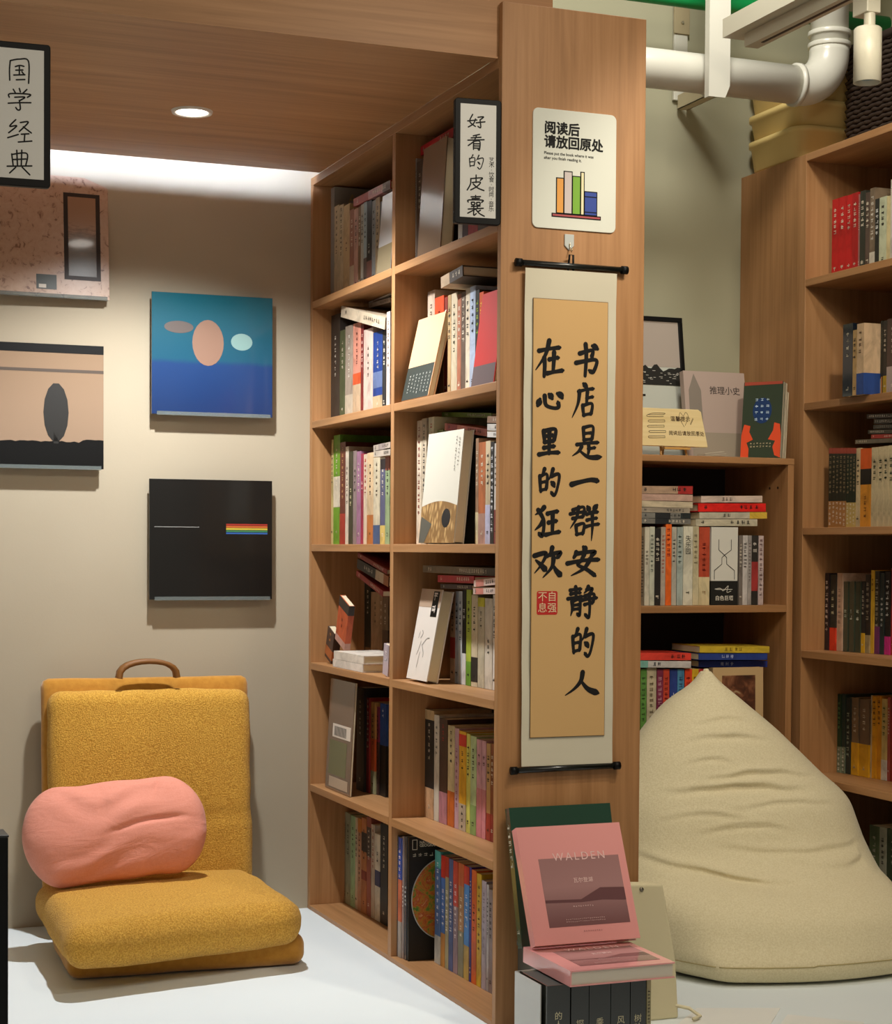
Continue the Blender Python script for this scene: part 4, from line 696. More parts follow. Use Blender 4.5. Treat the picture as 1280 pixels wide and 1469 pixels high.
def gradmat(name, stops, axis='Z', rough=.25, nscale=0, namp=0, h=.325):
    m, nt, b, tc = nodes(name, rough); b.inputs['Coat Weight'].default_value = .4; b.inputs['Coat Roughness'].default_value = .06
    sp = nt.nodes.new('ShaderNodeSeparateXYZ'); nt.links.new(tc.outputs['Object'], sp.inputs[0])
    mm = nt.nodes.new('ShaderNodeMath'); mm.operation = 'DIVIDE'; mm.inputs[1].default_value = h; nt.links.new(sp.outputs[axis], mm.inputs[0]); src = mm.outputs[0]
    if namp:
        n = noi(nt, mapn(nt, tc, (1, 1, 3)), nscale, 4); a = nt.nodes.new('ShaderNodeMath'); a.operation = 'MULTIPLY_ADD'; a.inputs[1].default_value = namp
        nt.links.new(n.outputs[0], a.inputs[0]); nt.links.new(src, a.inputs[2]); src = a.outputs[0]
    r = ramp(nt, src, stops); nt.links.new(r.outputs[0], b.inputs['Base Color']); return m
def seaart(o, w, h):      # plain generic stand-in: soft pale shapes on blue
    mb = MB()
    for (cx, cz, rx, rz, c) in ((.46, .6, .13, .19, '#8a6a58'), (.74, .62, .09, .07, '#7fa09c'), (.22, .72, .12, .05, '#5e5450')):
        mb.add([(w*(cx+rx*math.cos(a/24*6.283)), -.0004, h*(cz+rz*math.sin(a/24*6.283))) for a in range(24)], [tuple(range(24))], M(c, .4))
    mb.build('sleeve_print', o)
record('teal and deep blue square record sleeve, upper right on alcove wall', 217.5, 418.5, 390, 600, gradmat('sleeve_blue', [(.0, '#18305c'), (.42, '#183a6c'), (.46, '#155068'), (.95, '#135c6c')], nscale=14, namp=.03), seaart)
def darkart(o, w, h):
    mb = MB(); mb.box((w*.04, -.0004, h*.6), (w*.4, 0, h*.606), M('#8a8a86', .5))
    for k, c in enumerate(('#a02c20', '#c8642c', '#c8b43c', '#3c7a4c', '#2c5a9c')): mb.box((w*.62, -.0004, h*(.62-.018*k)), (w*.96, 0, h*(.634-.018*k)), M(c, .5))
    mb.build('sleeve_print', o)
record('black square record sleeve, lower right on the alcove wall', 214, 687, 389.5, 860, M('#0f0f0e', .3, coat=.3), darkart)
def landart(o, w, h):
    rnd = random.Random(3); mb = MB(); pts = [(0, 0), (w, 0)]+[(w*(1-k/30), h*(.21+.012*rnd.random()+(.02 if k < 6 else 0))) for k in range(31)]
    mb.add([(x, -.0004, z) for x, z in pts], [tuple(range(len(pts)))], BLK)
    mb.box((0, -.0004, h*.93), (w, 0, h), BLK); mb.box((0, -.00035, h*.775), (w, 0, h*.80), M('#4a3c30', .5))
    mb.prism([(w*(.62+.1*math.cos(a/14*6.28)), h*(.45+.24*math.sin(a/14*6.28))) for a in range(14)], -.0006, -.0003, M('#181612', .5))
    mb.box((w*.6, -.0006, h*.2), (w*.64, -.0003, h*.3), M('#181612', .5)); mb.build('sleeve_print', o)
record('sepia and black record sleeve with a dark rounded shape, middle left', -34, 489, 148, 674, gradmat('sleeve_sepia', [(0, '#9a826c'), (.55, '#967d66'), (.9, '#8f765e')], nscale=10, namp=.05), landart)
def beigeart(o, w, h):
    x0, x1, z0, z1 = w*.63, w*.93, h*.15, h*.93
    mb = MB(); mb.box((x0, -.0006, z0), (x1, 0, z1-.02), M('#2c2018', .5)); mb.box((x0+.011, -.0009, z0+.010), (x1-.011, -.0006, z1-.03), gradmat('sleeve_panel', [(.15, '#2f3222'), (.5, '#54432c'), (.62, '#6b5138'), (.72, '#a07c60')], nscale=40, namp=.25, h=h))
    mb.build('sleeve_print', o)
    mb = MB(); mb.box((w*.4, -.0006, h*.06), (w*.565, 0, h*.18), M('#30352a', .4)); mb.box((w*.42, -.0008, h*.07), (w*.48, -.0006, h*.1), M('#c8c0b0', .4)); mb.build('price_sticker', o)
m_, nt, b, tc = nodes('sleeve_beige', .3); n_ = noi(nt, mapn(nt, tc, (1, 1, 1)), 55, 5, .6, 1); r_ = ramp(nt, n_.outputs[0], [(.34, '#846250'), (.43, '#b89880'), (.7, '#c0a28a')]); nt.links.new(r_.outputs[0], b.inputs['Base Color']); b.inputs['Coat Weight'].default_value = 1; b.inputs['Coat Roughness'].default_value = .03
REC = record('mottled beige record sleeve with dark inset panel, uppermost left', -20, 240, 158, 431, m_, beigeart, 1.9, 5.1)
# ================================================================== DOWNLIGHT
dl = thing('downlight', 'round recessed ceiling downlight glowing in the wooden alcove ceiling', 'light', (DL.x, DL.y, ZS-.006))
mb = MB(); n = 40; rr = (.036, .045, .046)
vs_ = [(r*math.cos(a/n*6.28318), r*math.sin(a/n*6.28318), z) for r, z in ((.036, .0055), (.037, .001), (.045, 0), (.047, .0058)) for a in range(n)]
mb.add(vs_, [(j*n+i, j*n+(i+1) % n, (j+1)*n+(i+1) % n, (j+1)*n+i) for j in range(3) for i in range(n)], M('#d8d0c4', .3)); mb.build('ring', dl, True)
mb = MB(); mb.add([(.0365*math.cos(a/n*6.28318), .0365*math.sin(a/n*6.28318), .003) for a in range(n)], [tuple(range(n))], M('#fff6ea', .5, emit=14)); mb.build('lens', dl)
# ================================================================== LETTERED SIGNS
def blade(label, x0, y, z0, w, h, chars, cy0, side=None, yaw=0, fr=.011):
    o = thing('blade_sign', label, 'sign', T(x0, y, z0) @ RZ(yaw), 'black framed lettered signs')
    mb = MB(); mb.prism(rounded(w, h, .006), 0, .014, BLK); mb.build('frame', o, bevel=.0015)
    mb = MB(); mb.box((fr, -.0008, fr+.002), (w-fr, 0, h-fr), M('#d9d8d2', .45)); mb.build('panel', o)
    mb = MB()
    for (c, cx, cz, cw, chh) in chars: strokes(mb, G[c], cx, cz, cw, chh, .0027, BLK, y=-.0011)
    mb.build('lettering', o)
    if side: text_mesh(side[0], side[1], BLK, o, T(side[2], -.0012, side[3]) @ RX90, 'small_lettering', 0, line=.82)
    return o
XS = on('Y', 3.338, 650, 230).x; zt = on('Y', 3.338, 650, 141).z; zb = on('Y', 3.338, 650, 321).z; SWd = XL-XS-.0022
blade('black framed sign reading 好看的皮囊 fixed to the near edge of the tall bookcase', XS, 3.328, zb, SWd, zt-zb,
      [(c, SWd*.26, (zt-zb)*(.88-.163*k), SWd*.38, (zt-zb)*(.125 if k < 4 else .165)) for k, c in enumerate('好看的皮囊')], 0, ('艺\n术\n·\n饮\n食\n·\n时\n尚\n·\n音\n乐', .0118, SWd*.79, (zt-zb)*.32), yaw=-6)
p1 = on('Y', 3.338, 72, 66); p0 = on('Y', 3.338, 72, 271); SH = p1.z-p0.z; SW2 = .124
blade('black framed sign reading 国学经典 at the upper left edge', p1.x-SW2, 3.338, p0.z, SW2, SH,
      [(c, SW2*.37, SH*(.89-.212*k), SW2*.36, SH*(.175 if k != 1 else .16)) for k, c in enumerate('国学经典')], 0, yaw=-3, fr=.012)
# notice on the end panel
a = on('Y', YN, 764, 154); b_ = on('Y', YN, 764, 326); q = on('Y', YN, 882, 333); nw, nh = q.x-a.x, a.z-b_.z
nt_ = thing('notice', 'white rounded notice asking readers to return books, on the bookcase end', 'notice', (a.x, YN-.004, b_.z))
mb = MB(); mb.prism(rounded(nw, nh, .012), 0, .0035, M('#d8dace', .4)); mb.build('board', nt_, bevel=.0005)
bold_mesh('阅读后', .0268, BLK, nt_, T(nw*.13, -.0006, nh*.835) @ RX90, 'lettering', .00085, 'LEFT', .98)
bold_mesh('请放回原处', .0268, BLK, nt_, T(nw*.13, -.0006, nh*.72) @ RX90, 'lettering', .00085, 'LEFT', .98)
text_mesh('Please put the book where it was', .0082, BLK, nt_, T(nw*.13, -.0006, nh*.628) @ RX90, 'small_lettering', .0001, 'LEFT')
text_mesh('after you finish reading it.', .0082, BLK, nt_, T(nw*.13, -.0006, nh*.588) @ RX90, 'small_lettering', .0001, 'LEFT')
mb = MB()
def rb_(x0, z0, x1, z1, c):
    mb.box((nw*x0-.0016, -.0006, nh*z0-.0016), (nw*x1+.0016, 0, nh*z1+.0016), BLK); mb.box((nw*x0+.0006, -.001, nh*z0+.0006), (nw*x1-.0006, -.0006, nh*z1-.0006), M(c, .5))
rb_(.285, .135, .365, .425, '#e09a3c'); rb_(.375, .135, .465, .485, '#c8bcb8'); rb_(.475, .135, .565, .45, '#74a824'); rb_(.575, .135, .61, .49, '#e8dcb0'); rb_(.62, .135, .765, .33, '#1c3c94'); rb_(.235, .105, .81, .125, '#a84448')
for z in (.155, .285): mb.box((nw*.622, -.0013, nh*z), (nw*.763, -.001, nh*z+.002), BLK)
mb.build('book_drawing', nt_)
# scroll
sc_t = on('Y', YN-.012, 818, 385); sx0 = on('Y', YN-.01, 753.5, 400).x; sx1 = on('Y', YN-.01, 884, 400).x; zt = on('Y', YN-.012, 754, 384).z; zb = on('Y', YN-.012, 745, 1100).z; sw = sx1-sx0
sc = thing('hanging_scroll', 'tall calligraphy scroll with black rods hanging on the bookcase end', 'scroll', (sx0, YN-.012, zb))
H = zt-zb
mb = MB(); n = 40
vs_ = []; 
for k in range(n+1):
    z = H*k/n; yy = .004*math.sin(k/n*3.14*1.0)+.001*math.sin(k*.9); vs_ += [(0-.001, yy, z), (sw, yy, z)]
mb.add(vs_, [(2*k, 2*k+1, 2*k+3, 2*k+2) for k in range(n)], M('#cdc6b0', .6)); mt = mb.build('paper_mount', sc); sd = mt.modifiers.new('s', 'SOLIDIFY'); sd.thickness = .0012; sd.offset = 1
gx0, gx1 = (764.5-753.5)/130.5*sw, sw-(884-870.7)/130.5*sw; gz1 = on('Y', YN-.012, 764, 428).z-zb; gz0 = on('Y', YN-.012, 757, 1058).z-zb
mb = MB(); mb.box((gx0-.0012, -.0024, gz0-.0012), (gx1+.0012, -.0016, gz1+.0012), M('#6a5030', .6)); mb.box((gx0, -.0032, gz0), (gx1, -.0024, gz1), M('#c9a26a', .7)); mb.build('tan_field', sc)
mb = MB(); gw = gx1-gx0; INKB = M('#060404', .9)
def scy(py, px=820): return on('Y', YN-.016, px, py).z-zb
def scx(px, py): return on('Y', YN-.016, px, py).x-sx0
for c, xa, ya, xb, yb in (('书', 824, 491, 861, 540), ('店', 820, 549, 857, 600), ('是', 820, 609, 865, 659), ('一', 819, 683, 860, 700), ('群', 817, 723, 860, 776), ('安', 813, 784, 861, 829), ('静', 813, 840, 858, 889), ('的', 817, 901, 854, 946), ('人', 810, 964, 861, 999),
                          ('在', 768, 487, 809, 540), ('心', 769, 556, 810, 589), ('里', 772, 613, 804, 654), ('的', 770, 671, 805, 714), ('狂', 766, 726, 804, 772), ('欢', 765, 784, 807, 830)):
    x0, x1 = scx(xa, ya), scx(xb, yb); z1, z0 = scy(ya, xa), scy(yb, xa); mb = MB()
    if c != '一': strokes(mb, G[c], x0, z1, x1-x0, z1-z0, .0088 if len(G[c].split(';')) > 7 else .0105, INKB, y=-.0036)
    else: strokes(mb, "4 70 30 50 70 28 96 36 h", x0, z1, x1-x0, z1-z0, .0125, INKB, y=-.0036)
    mb.build('brush_character', sc)
x0, x1, z1, z0 = scx(770.5, 848), scx(800, 882), scy(848, 770), scy(882, 770)
mb = MB(); mb.prism([(x0+p[0], z0+p[1]) for p in rounded(x1-x0, z1-z0, .004)], -.0036, -.0033, M('#b8201c', .6)); mb.build('red_seal', sc)
for s, u, v in (('自', .73, .74), ('强', .73, .27), ('不', .27, .74), ('息', .27, .27)): text_mesh(s, (x1-x0)*.46, M('#e0c8a0', .6), sc, T(x0+(x1-x0)*u, -.0042, z0+(z1-z0)*v) @ RX90, 'seal_character')
for z, pa, pb in ((H, on('Y', YN-.012, 740, 376), on('Y', YN-.012, 900, 388)), (0, on('Y', YN-.012, 733, 1106), on('Y', YN-.012, 889, 1098))):
    mb = MB(); L0, L1 = pa.x-sx0, pb.x-sx0; za, zb2 = pa.z-zb, pb.z-zb; r = .0062
    dx = L1-L0
    mb.tube([(L0+.012, 0, za+(zb2-za)*.05), (L1-.012, 0, zb2-(zb2-za)*.05)], r, M('#141512', .25), 14); mb.tube([(L0, 0, za), (L0+.013, 0, za+(zb2-za)*.06)], r*1.35, BLK, 14); mb.tube([(L1-.013, 0, zb2-(zb2-za)*.06), (L1, 0, zb2)], r*1.35, BLK, 14); mb.build('rod', sc, True)
mb = MB(); hk = on('Y', YN-.012, 819, 366); mb.tube([(hk.x-sx0-.006, 0, H+.0), (hk.x-sx0-.004, -.003, hk.z-zb), (hk.x-sx0+.004, -.003, hk.z-zb), (hk.x-sx0+.006, 0, H)], .0022, BLK, 8); mb.build('hanging_loop', sc, True)
hp = on('Y', YN-.005, 817.5, 348)
hk_ = thing('wall_hook', 'clear adhesive hook holding up the calligraphy scroll', 'hook', (hp.x-.0105, YN-.004, hp.z-.014))
mb = MB(); mb.prism([(0, .008), (.0105, -.002), (.021, .008), (.021, .031), (0, .031)], 0, .0035, M('#c8ccc8', .2, alpha=.9)); mb.build('adhesive_pad', hk_, bevel=.001)
mb = MB(); mb.tube([(.0105, -.002, .012), (.0105, -.004, -.002), (.0105, -.010, -.006), (.0115, -.012, .001)], .0012, M('#d8c8a8', .25, .9), 8); mb.build('metal_hook', hk_, True)
# ================================================================== SOFT THINGS
def softbox(name, parent, M4, sx, sy, sz, r, mat, puff=0.0, wr=0.0, ws=6, div=26, seed=0, fn=None, squash=1):
    """rounded, puffed box mesh: cube sphere mapping"""
    bm = bmesh.new(); bmesh.ops.create_cube(bm, size=2); bmesh.ops.subdivide_edges(bm, edges=bm.edges[:], cuts=div, use_grid_fill=True)
    hx, hy, hz = sx/2-r, sy/2-r, sz/2-r
    for v in bm.verts:
        c = v.co; u = [max(-1, min(1, c[i])) for i in range(3)]
        # spread rows so that rounding has samples
        e = [math.copysign(abs(q)**.85, q) for q in u]
        full = Vector((e[0]*sx/2, e[1]*sy/2, e[2]*sz/2)); core = Vector((max(-hx, min(hx, full.x)), max(-hy, min(hy, full.y)), max(-hz, min(hz, full.z))))
        d = full-core
        if d.length > 1e-9: full = core+d.normalized()*r if max(abs(full.x)-hx, abs(full.y)-hy, abs(full.z)-hz) > 0 and (abs(abs(u[0])-1) < 1e-6 or abs(abs(u[1])-1) < 1e-6 or abs(abs(u[2])-1) < 1e-6) else full
        p = full; bl = (1-(p.x/(sx/2))**2)*(1-(p.y/(sy/2))**2)
        p.z += math.copysign(puff*max(0, bl)**.6, p.z)
        if wr: p += p.normalized()*wr*(noise.noise(Vector((p.x*ws+seed, p.y*ws, p.z*ws)))+.5*noise.noise(Vector((p.x*ws*2.7+seed, p.y*ws*2.7, p.z*ws*2))))
        if fn: p = fn(p)
        v.co = p
    me = bpy.data.meshes.new(name); bm.to_mesh(me); bm.free(); me.materials.append(mat); me.polygons.foreach_set('use_smooth', [True]*len(me.polygons))
    o = bpy.data.objects.new(name, me); COL.objects.link(o); o.parent = parent; o.matrix_local = M4; return o
def basis(o, ex, ey, ez):
    m = Matrix((ex, ey, ez)).transposed().to_4x4(); m.translation = o; return m
# floor chair: seat cushion on its folded base, backrest against the wall
fc = thing('floor_chair', 'mustard boucle legless floor chair with a handle, against the alcove wall', 'floor chair', (.93, 4.1, 0))
inv = fc.matrix_world.inverted()
bl = on('Y', 4.47, 69, 1240); br = on('Y', 4.47, 362, 1240); tl_ = on('Y', 4.52, 66, 985); tr_ = on('Y', 4.52, 357, 966)
bl.z, br.z = .05, .05
cx_ = (bl+br+tl_+tr_)/4; ex = (tr_-tl_).normalized(); up = ((tl_+tr_)/2-(bl+br)/2); hgt = up.length; up.normalize(); ey = up.cross(ex).normalized(); ex = ey.cross(up).normalized()*1
bw = (tr_-tl_).length
Mb = inv @ basis(cx_+Vector((0, .015, .0)), ex, up, -ey if False else ex.cross(up))
softbox('backrest_shell', fc, Mb @ T(0, 0, -.028), bw+.012, hgt+.012, .045, .02, OCHR, 0, .002, 8, 24, 3)
def seam(p):
    if p.z > 0: p.z -= .012*math.exp(-((p.y+.05+.01*p.x)/.005)**2)
    return p
softbox('backrest', fc, Mb @ T(0, -.012, .018), bw-.006, hgt-.028, .075, .034, BOUC, .012, .006, 7, 40, 1, seam)
# seat: four floor corners
s0 = on('Z', .15, 60, 1283); s1 = on('Z', .17, 352, 1236); s2 = on('Z', .075, 436, 1346); s3 = on('Z', .07, 98, 1392)
def quadmap(q, zb, zt):
    def f(u, v, w): return (q[0]*(1-u)*v+q[1]*u*v+q[2]*u*(1-v)+q[3]*(1-u)*(1-v)).xy, zb+(zt-zb)*w
    return f
def quadcushion(name, q, z0, z1, mat, puff, seed, r=.04, wr=.005):
    f = quadmap(q, z0, z1); W = ((q[1]-q[0]).length+(q[2]-q[3]).length)/2; D = ((q[3]-q[0]).length+(q[2]-q[1]).length)/2; Hh = z1-z0
    def fn(p):
        u, v, w = p.x/W+.5, p.y/D+.5, p.z/Hh+.5; xy, z = f(u, v, w); return inv @ Vector((xy.x, xy.y, z))
    return softbox(name, fc, Matrix.Identity(4), W, D, Hh, r, mat, puff, wr, 8, 36, seed, fn)
V3 = lambda x, y: Vector((x, y, 0))
ba = on('Z', .01, 90, 1404); bb = on('Z', .01, 442, 1381)
top_q = [V3(.645, 4.36), V3(1.17, 4.40), V3(1.245, 4.03), V3(.70, 3.93)]
top_q = [V3(s0.x, s0.y+.13), V3(s1.x+.01, s1.y), V3(s2.x+.005, s2.y), V3(s3.x-.005, s3.y)]
base_q = [V3(s0.x+.03, 4.33), V3(s1.x+.02, 4.40), V3(bb.x, bb.y), V3(ba.x+.01, ba.y)]
quadcushion('base_cushion', base_q, 0.002, .078, OCHR, .0, 7, .03, .004)
quadcushion('seat_cushion', top_q, .062, .155, BOUC, .02, 4, .042, .006)
q0, q1 = on('Y', 4.50, 172, 968), on('Y', 4.50, 252, 966); qt = on('Y', 4.5, 212, 949)
mb = MB(); pts = []
for k in range(13):
    a = math.pi*k/12; c = (q0+q1)/2; pts.append(inv @ Vector((c.x-(q1.x-q0.x)/2*math.cos(a), 4.50, c.z-.01+(qt.z-c.z+.008)*math.sin(a)**.7)))
vs_ = []
for i, p in enumerate(pts):
    wdt = .009; dz = .0; n_v = (pts[min(i+1, 12)]-pts[max(i-1, 0)]).normalized(); nrm = Vector((-n_v.z, 0, n_v.x)); 
    vs_ += [p+nrm*wdt+Vector((0, -.016, 0)), p+nrm*wdt+Vector((0, .016, 0)), p-nrm*wdt*.4+Vector((0, .016, 0)), p-nrm*wdt*.4+Vector((0, -.016, 0))]
mb.add(vs_, [(4*i+j, 4*i+(j+1) % 4, 4*i+4+(j+1) % 4, 4*i+4+j) for i in range(12) for j in range(4)], M('#7a4c14', .6)); mb.build('carry_handle', fc, True)
# pink pill cushion
pk = on('Y', 4.26, 167, 1196); pL = on('Y', 4.26, 36, 1200); pR_ = on('Y', 4.26, 299, 1190); ph = on('Y', 4.26, 167, 1124).z-on('Y', 4.26, 167, 1266).z
pc = thing('cushion', 'pink oval cushion leaning on the floor chair backrest', 'cushion', T(pk.x, 4.27, pk.z+.006) @ RY(-4) @ RXm(-20))
Wd = (pR_-pL).length; 
bm = bmesh.new(); bmesh.ops.create_uvsphere(bm, u_segments=160, v_segments=96, radius=1)
rr = ph/2; Lh = Wd/2
for v in bm.verts:
    x, y, z = v.co; L2 = Lh-rr*.75
    # stadium outline, flattened in y
    ax = math.copysign(abs(x)**.85, x); k = math.sqrt(max(0, 1-ax*ax)); s = math.hypot(y, z) or 1
    px = ax*Lh; e = max(0, abs(px)-L2)/(Lh-L2); prof = math.sqrt(max(0, 1-e*e)); 
    ang = math.atan2(z, y); pz = math.sin(ang)*prof*rr; py = math.cos(ang)*prof**.8*.062
    if s < 1e-6: pz = py = 0
    # gathers
    fold = .0065*math.sin(pz*95+9*noise.noise(Vector((px*6, pz*5, 1))))*max(0, noise.noise(Vector((px*4+3, pz*9, 5)))+.25)
    f2 = -.009*math.exp(-((pz+.005-.06*(px-.04)-.01*math.sin(px*18))/.006)**2)*(1/(1+math.exp(-(px+.01)*60)))*(1/(1+math.exp((px-.15)*60)))
    f3 = -.006*math.exp(-((px-.105-.5*(pz-.09))/.005)**2)*math.exp(-((pz-.085)/.025)**2)-.005*math.exp(-((px+.03)/.005)**2)*math.exp(-((pz-.06)/.035)**2)
    nz = .006*noise.noise(Vector((px*11, pz*11, 3)))
    sg_ = 1 if py < 0 else .3; py += -(fold+f2+f3+nz)*sg_ if py < 0 else 0
    pz += .004*noise.noise(Vector((px*14, ang, 0)))
    v.co = (px, py, pz)
me = bpy.data.meshes.new('cover'); bm.to_mesh(me); bm.free(); me.materials.append(PINKF); me.polygons.foreach_set('use_smooth', [True]*len(me.polygons))
o = bpy.data.objects.new('cover', me); COL.objects.link(o); o.parent = pc
mb = MB(); pts = []
for k in range(81):
    a = 2*math.pi*k/80; ca, sa = math.cos(a), math.sin(a); L2 = Lh-rr*.75; X = math.copysign(abs(ca)**.85, ca)*Lh; e = max(0, abs(X)-L2)/(Lh-L2); pts.append((X, 0, math.copysign(math.sqrt(max(0, 1-e*e))*rr, sa)*(1 if abs(ca) < 1 else 0)))
# bean bag
bb_ = thing('bean_bag', 'large cream pyramid bean bag on the floor before the rear shelves', 'bean bag', (2.25, 3.7, 0))
LV = [  # z, FL, FR, BR, BL (x,y)
 (.000, (2.065, 3.51), (2.42, 3.455), (2.50, 3.90), (1.96, 3.94)),
 (.012, (2.028, 3.470), (2.50, 3.42), (2.545, 3.94), (1.925, 3.97)),
 (.045, (1.998, 3.452), (2.55, 3.40), (2.56, 3.955), (1.885, 3.98)),
 (.085, (1.978, 3.475), (2.568, 3.395), (2.566, 3.96), (1.855, 3.985)),
 (.140, (1.96, 3.505), (2.57, 3.405), (2.568, 3.965), (1.84, 3.985)),
 (.182, (1.945, 3.56), (2.57, 3.455), (2.568, 3.97), (1.84, 3.985)),
 (.212, (1.945, 3.635), (2.57, 3.535), (2.568, 3.97), (1.85, 3.985)),
 (.265, (1.955, 3.695), (2.568, 3.605), (2.565, 3.975), (1.87, 3.985)),
 (.360, (1.975, 3.725), (2.545, 3.655), (2.55, 3.98), (1.905, 3.985)),
 (.430, (2.005, 3.76), (2.480, 3.71), (2.49, 3.985), (1.955, 3.985)),
 (.510, (2.055, 3.80), (2.405, 3.765), (2.415, 3.985), (2.03, 3.985)),
 (.590, (2.13, 3.85), (2.315, 3.825), (2.325, 3.98), (2.12, 3.98)),
 (.640, (2.190, 3.885), (2.262, 3.875), (2.265, 3.945), (2.188, 3.945)),
 (.672, (2.215, 3.905), (2.235, 3.90), (2.24, 3.93), (2.217, 3.93))]
def crv(vals, t):                 # Catmull-Rom over levels
    n = len(vals)-1; i = min(int(t), n-1); f = t-i; g = lambda k: vals[max(0, min(n, k))]
    a, b, c, d = g(i-1), g(i), g(i+1), g(i+2)
    return .5*(2*b+(c-a)*f+(2*a-5*b+4*c-d)*f*f+(3*b-a-3*c+d)*f**3)
NU, NV = 260, 200; vs_ = []
cols = [[l[0] for l in LV]]+[[l[1+k][j] for l in LV] for k in range(4) for j in range(2)]
wr_list = [(.395, 2.06, 2.36, .011, .0075), (.425, 2.14, 2.40, .008, .006), (.31, 2.10, 2.30, .006, .006), (.335, 2.02, 2.2, .005, .005), (.27, 2.16, 2.5, .006, .007), (.215, 1.99, 2.34, .016, .010), (.235, 2.28, 2.56, .008, .010), (.51, 2.12, 2.3, .006, .006), (.55, 2.15, 2.28, .005, .005), (.36, 2.2, 2.45, .005, .006), (.46, 2.1, 2.2, .005, .005)]
for j in range(NV+1):
    t = j/NV*(len(LV)-1); z = crv(cols[0], t); C = [Vector((crv(cols[1+2*k], t), crv(cols[2+2*k], t))) for k in range(4)]
    ring = []
    for i in range(NU):
        a = i/NU*4; s = int(a); f = a-s; A, B = C[s], C[(s+1) % 4]; q = A.lerp(B, f); nr = Vector(((B-A).y, -(B-A).x)).normalized(); ring.append(q+nr*.035*math.sin(math.pi*f)*min(1, (B-A).length/.3))
    def smooth(r, win):
        for _ in range(2):
            n_ = len(r); sm = sum((r[k] for k in range(-win, win+1)), Vector((0, 0))); out_ = []
            for i in range(n_): out_.append(sm/(2*win+1)); sm = sm+r[(i+win+1) % n_]-r[(i-win) % n_]
            r = out_
        return r
    ra, rb2 = smooth(ring, 3), smooth(ring, 25); kk = min(1, z/.2); ring = [p.lerp(q, kk) for p, q in zip(ra, rb2)]
    cen = sum(ring, Vector((0, 0)))/NU
    for i in range(NU):
        p = ring[i]; P = Vector((p.x, p.y, z)); out = Vector((p.x-cen.x, p.y-cen.y, 0)).normalized(); d = 0
        if i < NU/4 or i > NU*.95:
            for (wz, xa, xb, dep, wd2) in wr_list:
                u = (p.x-xa)/(xb-xa)
                if -.15 < u < 1.15:
                    zz = wz+.012*math.sin(u*3.1)*(-1 if wz < .3 else 1)+.006*noise.noise(Vector((p.x*14, wz*40, 0)))+(.05*(.5-u) if wz == .215 else 0)
                    env = max(0, math.sin(math.pi*max(0, min(1, (u+.15)/1.3))))**.8
                    d += (-dep*math.exp(-((z-zz)/wd2)**2)+dep*.6*math.exp(-((z-zz-wd2*1.9)/wd2)**2))*env
        d += .006*noise.noise(P*6)+.002*noise.noise(Vector((P.x*12, P.y*12, P.z*14)))
        if z < .03: d *= max(0, z)/.03
        if z > .6: d *= max(0, (.67-z)/.07)
        P += out*d; P.x = min(P.x, 2.571); P.y = min(P.y, 4.02); P.z = max(P.z, .0005); vs_.append(tuple(P-Vector((2.25, 3.7, 0))))
fs_ = [(j*NU+i, j*NU+(i+1) % NU, (j+1)*NU+(i+1) % NU, (j+1)*NU+i) for j in range(NV) for i in range(NU)]+[tuple(range(NU-1, -1, -1)), tuple(NV*NU+i for i in range(NU))]
mb = MB(); mb.add(vs_, fs_, BEANF); bo = mb.build('cover', bb_, True)
def bagpt(iu, jz, off=.001):      # a point on the built surface
    j = int(jz*NV); v = Vector(vs_[j*NU+int(iu) % NU]); return v
mb = MB(); jj = int(NV*2.05/(len(LV)-1))
mb.tube([Vector(vs_[(jj+int(2*math.sin(i*.02)))*NU+i]) for i in range(0, 66)], .0016, M('#b0a070', .8), 6); mb.tube([Vector(vs_[jj*NU+i]) for i in range(NU-1, NU-64, -1)], .0016, M('#b0a070', .8), 6); mb.build('seam_piping', bb_, True)
mb = MB(); mb.tube([Vector(vs_[NV*NU])+Vector((.012, .01, -.004)), Vector(vs_[NV*NU])+Vector((.012, .012, .006))], [.010, .006], BEANF, 10); mb.build('tip_tuft', bb_, True)
# ================================================================== STACK BY THE PILLAR
ZT = .184; X0, X1 = on('Y', 2.93, 785, 1420).x, on('Y', 2.93, 935, 1420).x
sd_ = min(on('X', on('Y', 2.93, 783, 1420).x, 741, 1420).y, 3.17)
sz = [('的人何', 787, 817), ('探险家', 822, 844), ('乘战车', 848, 875), ('风暴眼', 879, 904), ('树叶裙', 906, 926)]
for k, (s, xa, xb) in enumerate(sz):
    p = on('Y', 2.93, xa-2, 1420).x; q = on('Y', 2.93, xb+1.5, 1420).x; t = q-p
    book('book', ('black hardback lettered %s, %s of the wrapped set under the pink book' % (s, ORD[k])), T(p, 2.93, .001), t-.0006, ZT-.0015, sd_-2.938, '#1e1f19', gloss=1, hard=1, page=M('#3a3833', .6), group='black hardbacks under the pink book',
         txt=[('\n'.join(s), (.60 if k == 0 else .5), .016, '#c8c0a0')])
p = on('Y', 2.93, 928.5, 1420).x; book('book', 'thin beige booklet at the right end of the black hardbacks', T(p, 2.93, .001), X1-p-.001, ZT-.004, sd_-2.938, '#b0a67c', bands=[(.0, .45, '#c8b030')])
xl_ = on('Y', 2.93, 783, 1420).x
sd_ = on('X', xl_, 741, 1420).y; sd_ = min(sd_, 3.17)
bx = thing('slipcase', 'silver-grey wrapped slipcase around the black hardbacks', 'slipcase', (xl_-.0035, 2.945, 0)); L_ = sd_-2.945
mb = MB(); mb.box((0, 0, .0005), (.002, L_, .1825), M('#b4b2aa', .22, coat=.6)); mb.box((.002, L_-.003, .0005), (X1-xl_+.002, L_, .1825), M('#b4b2aa', .22, coat=.6)); mb.build('case', bx)
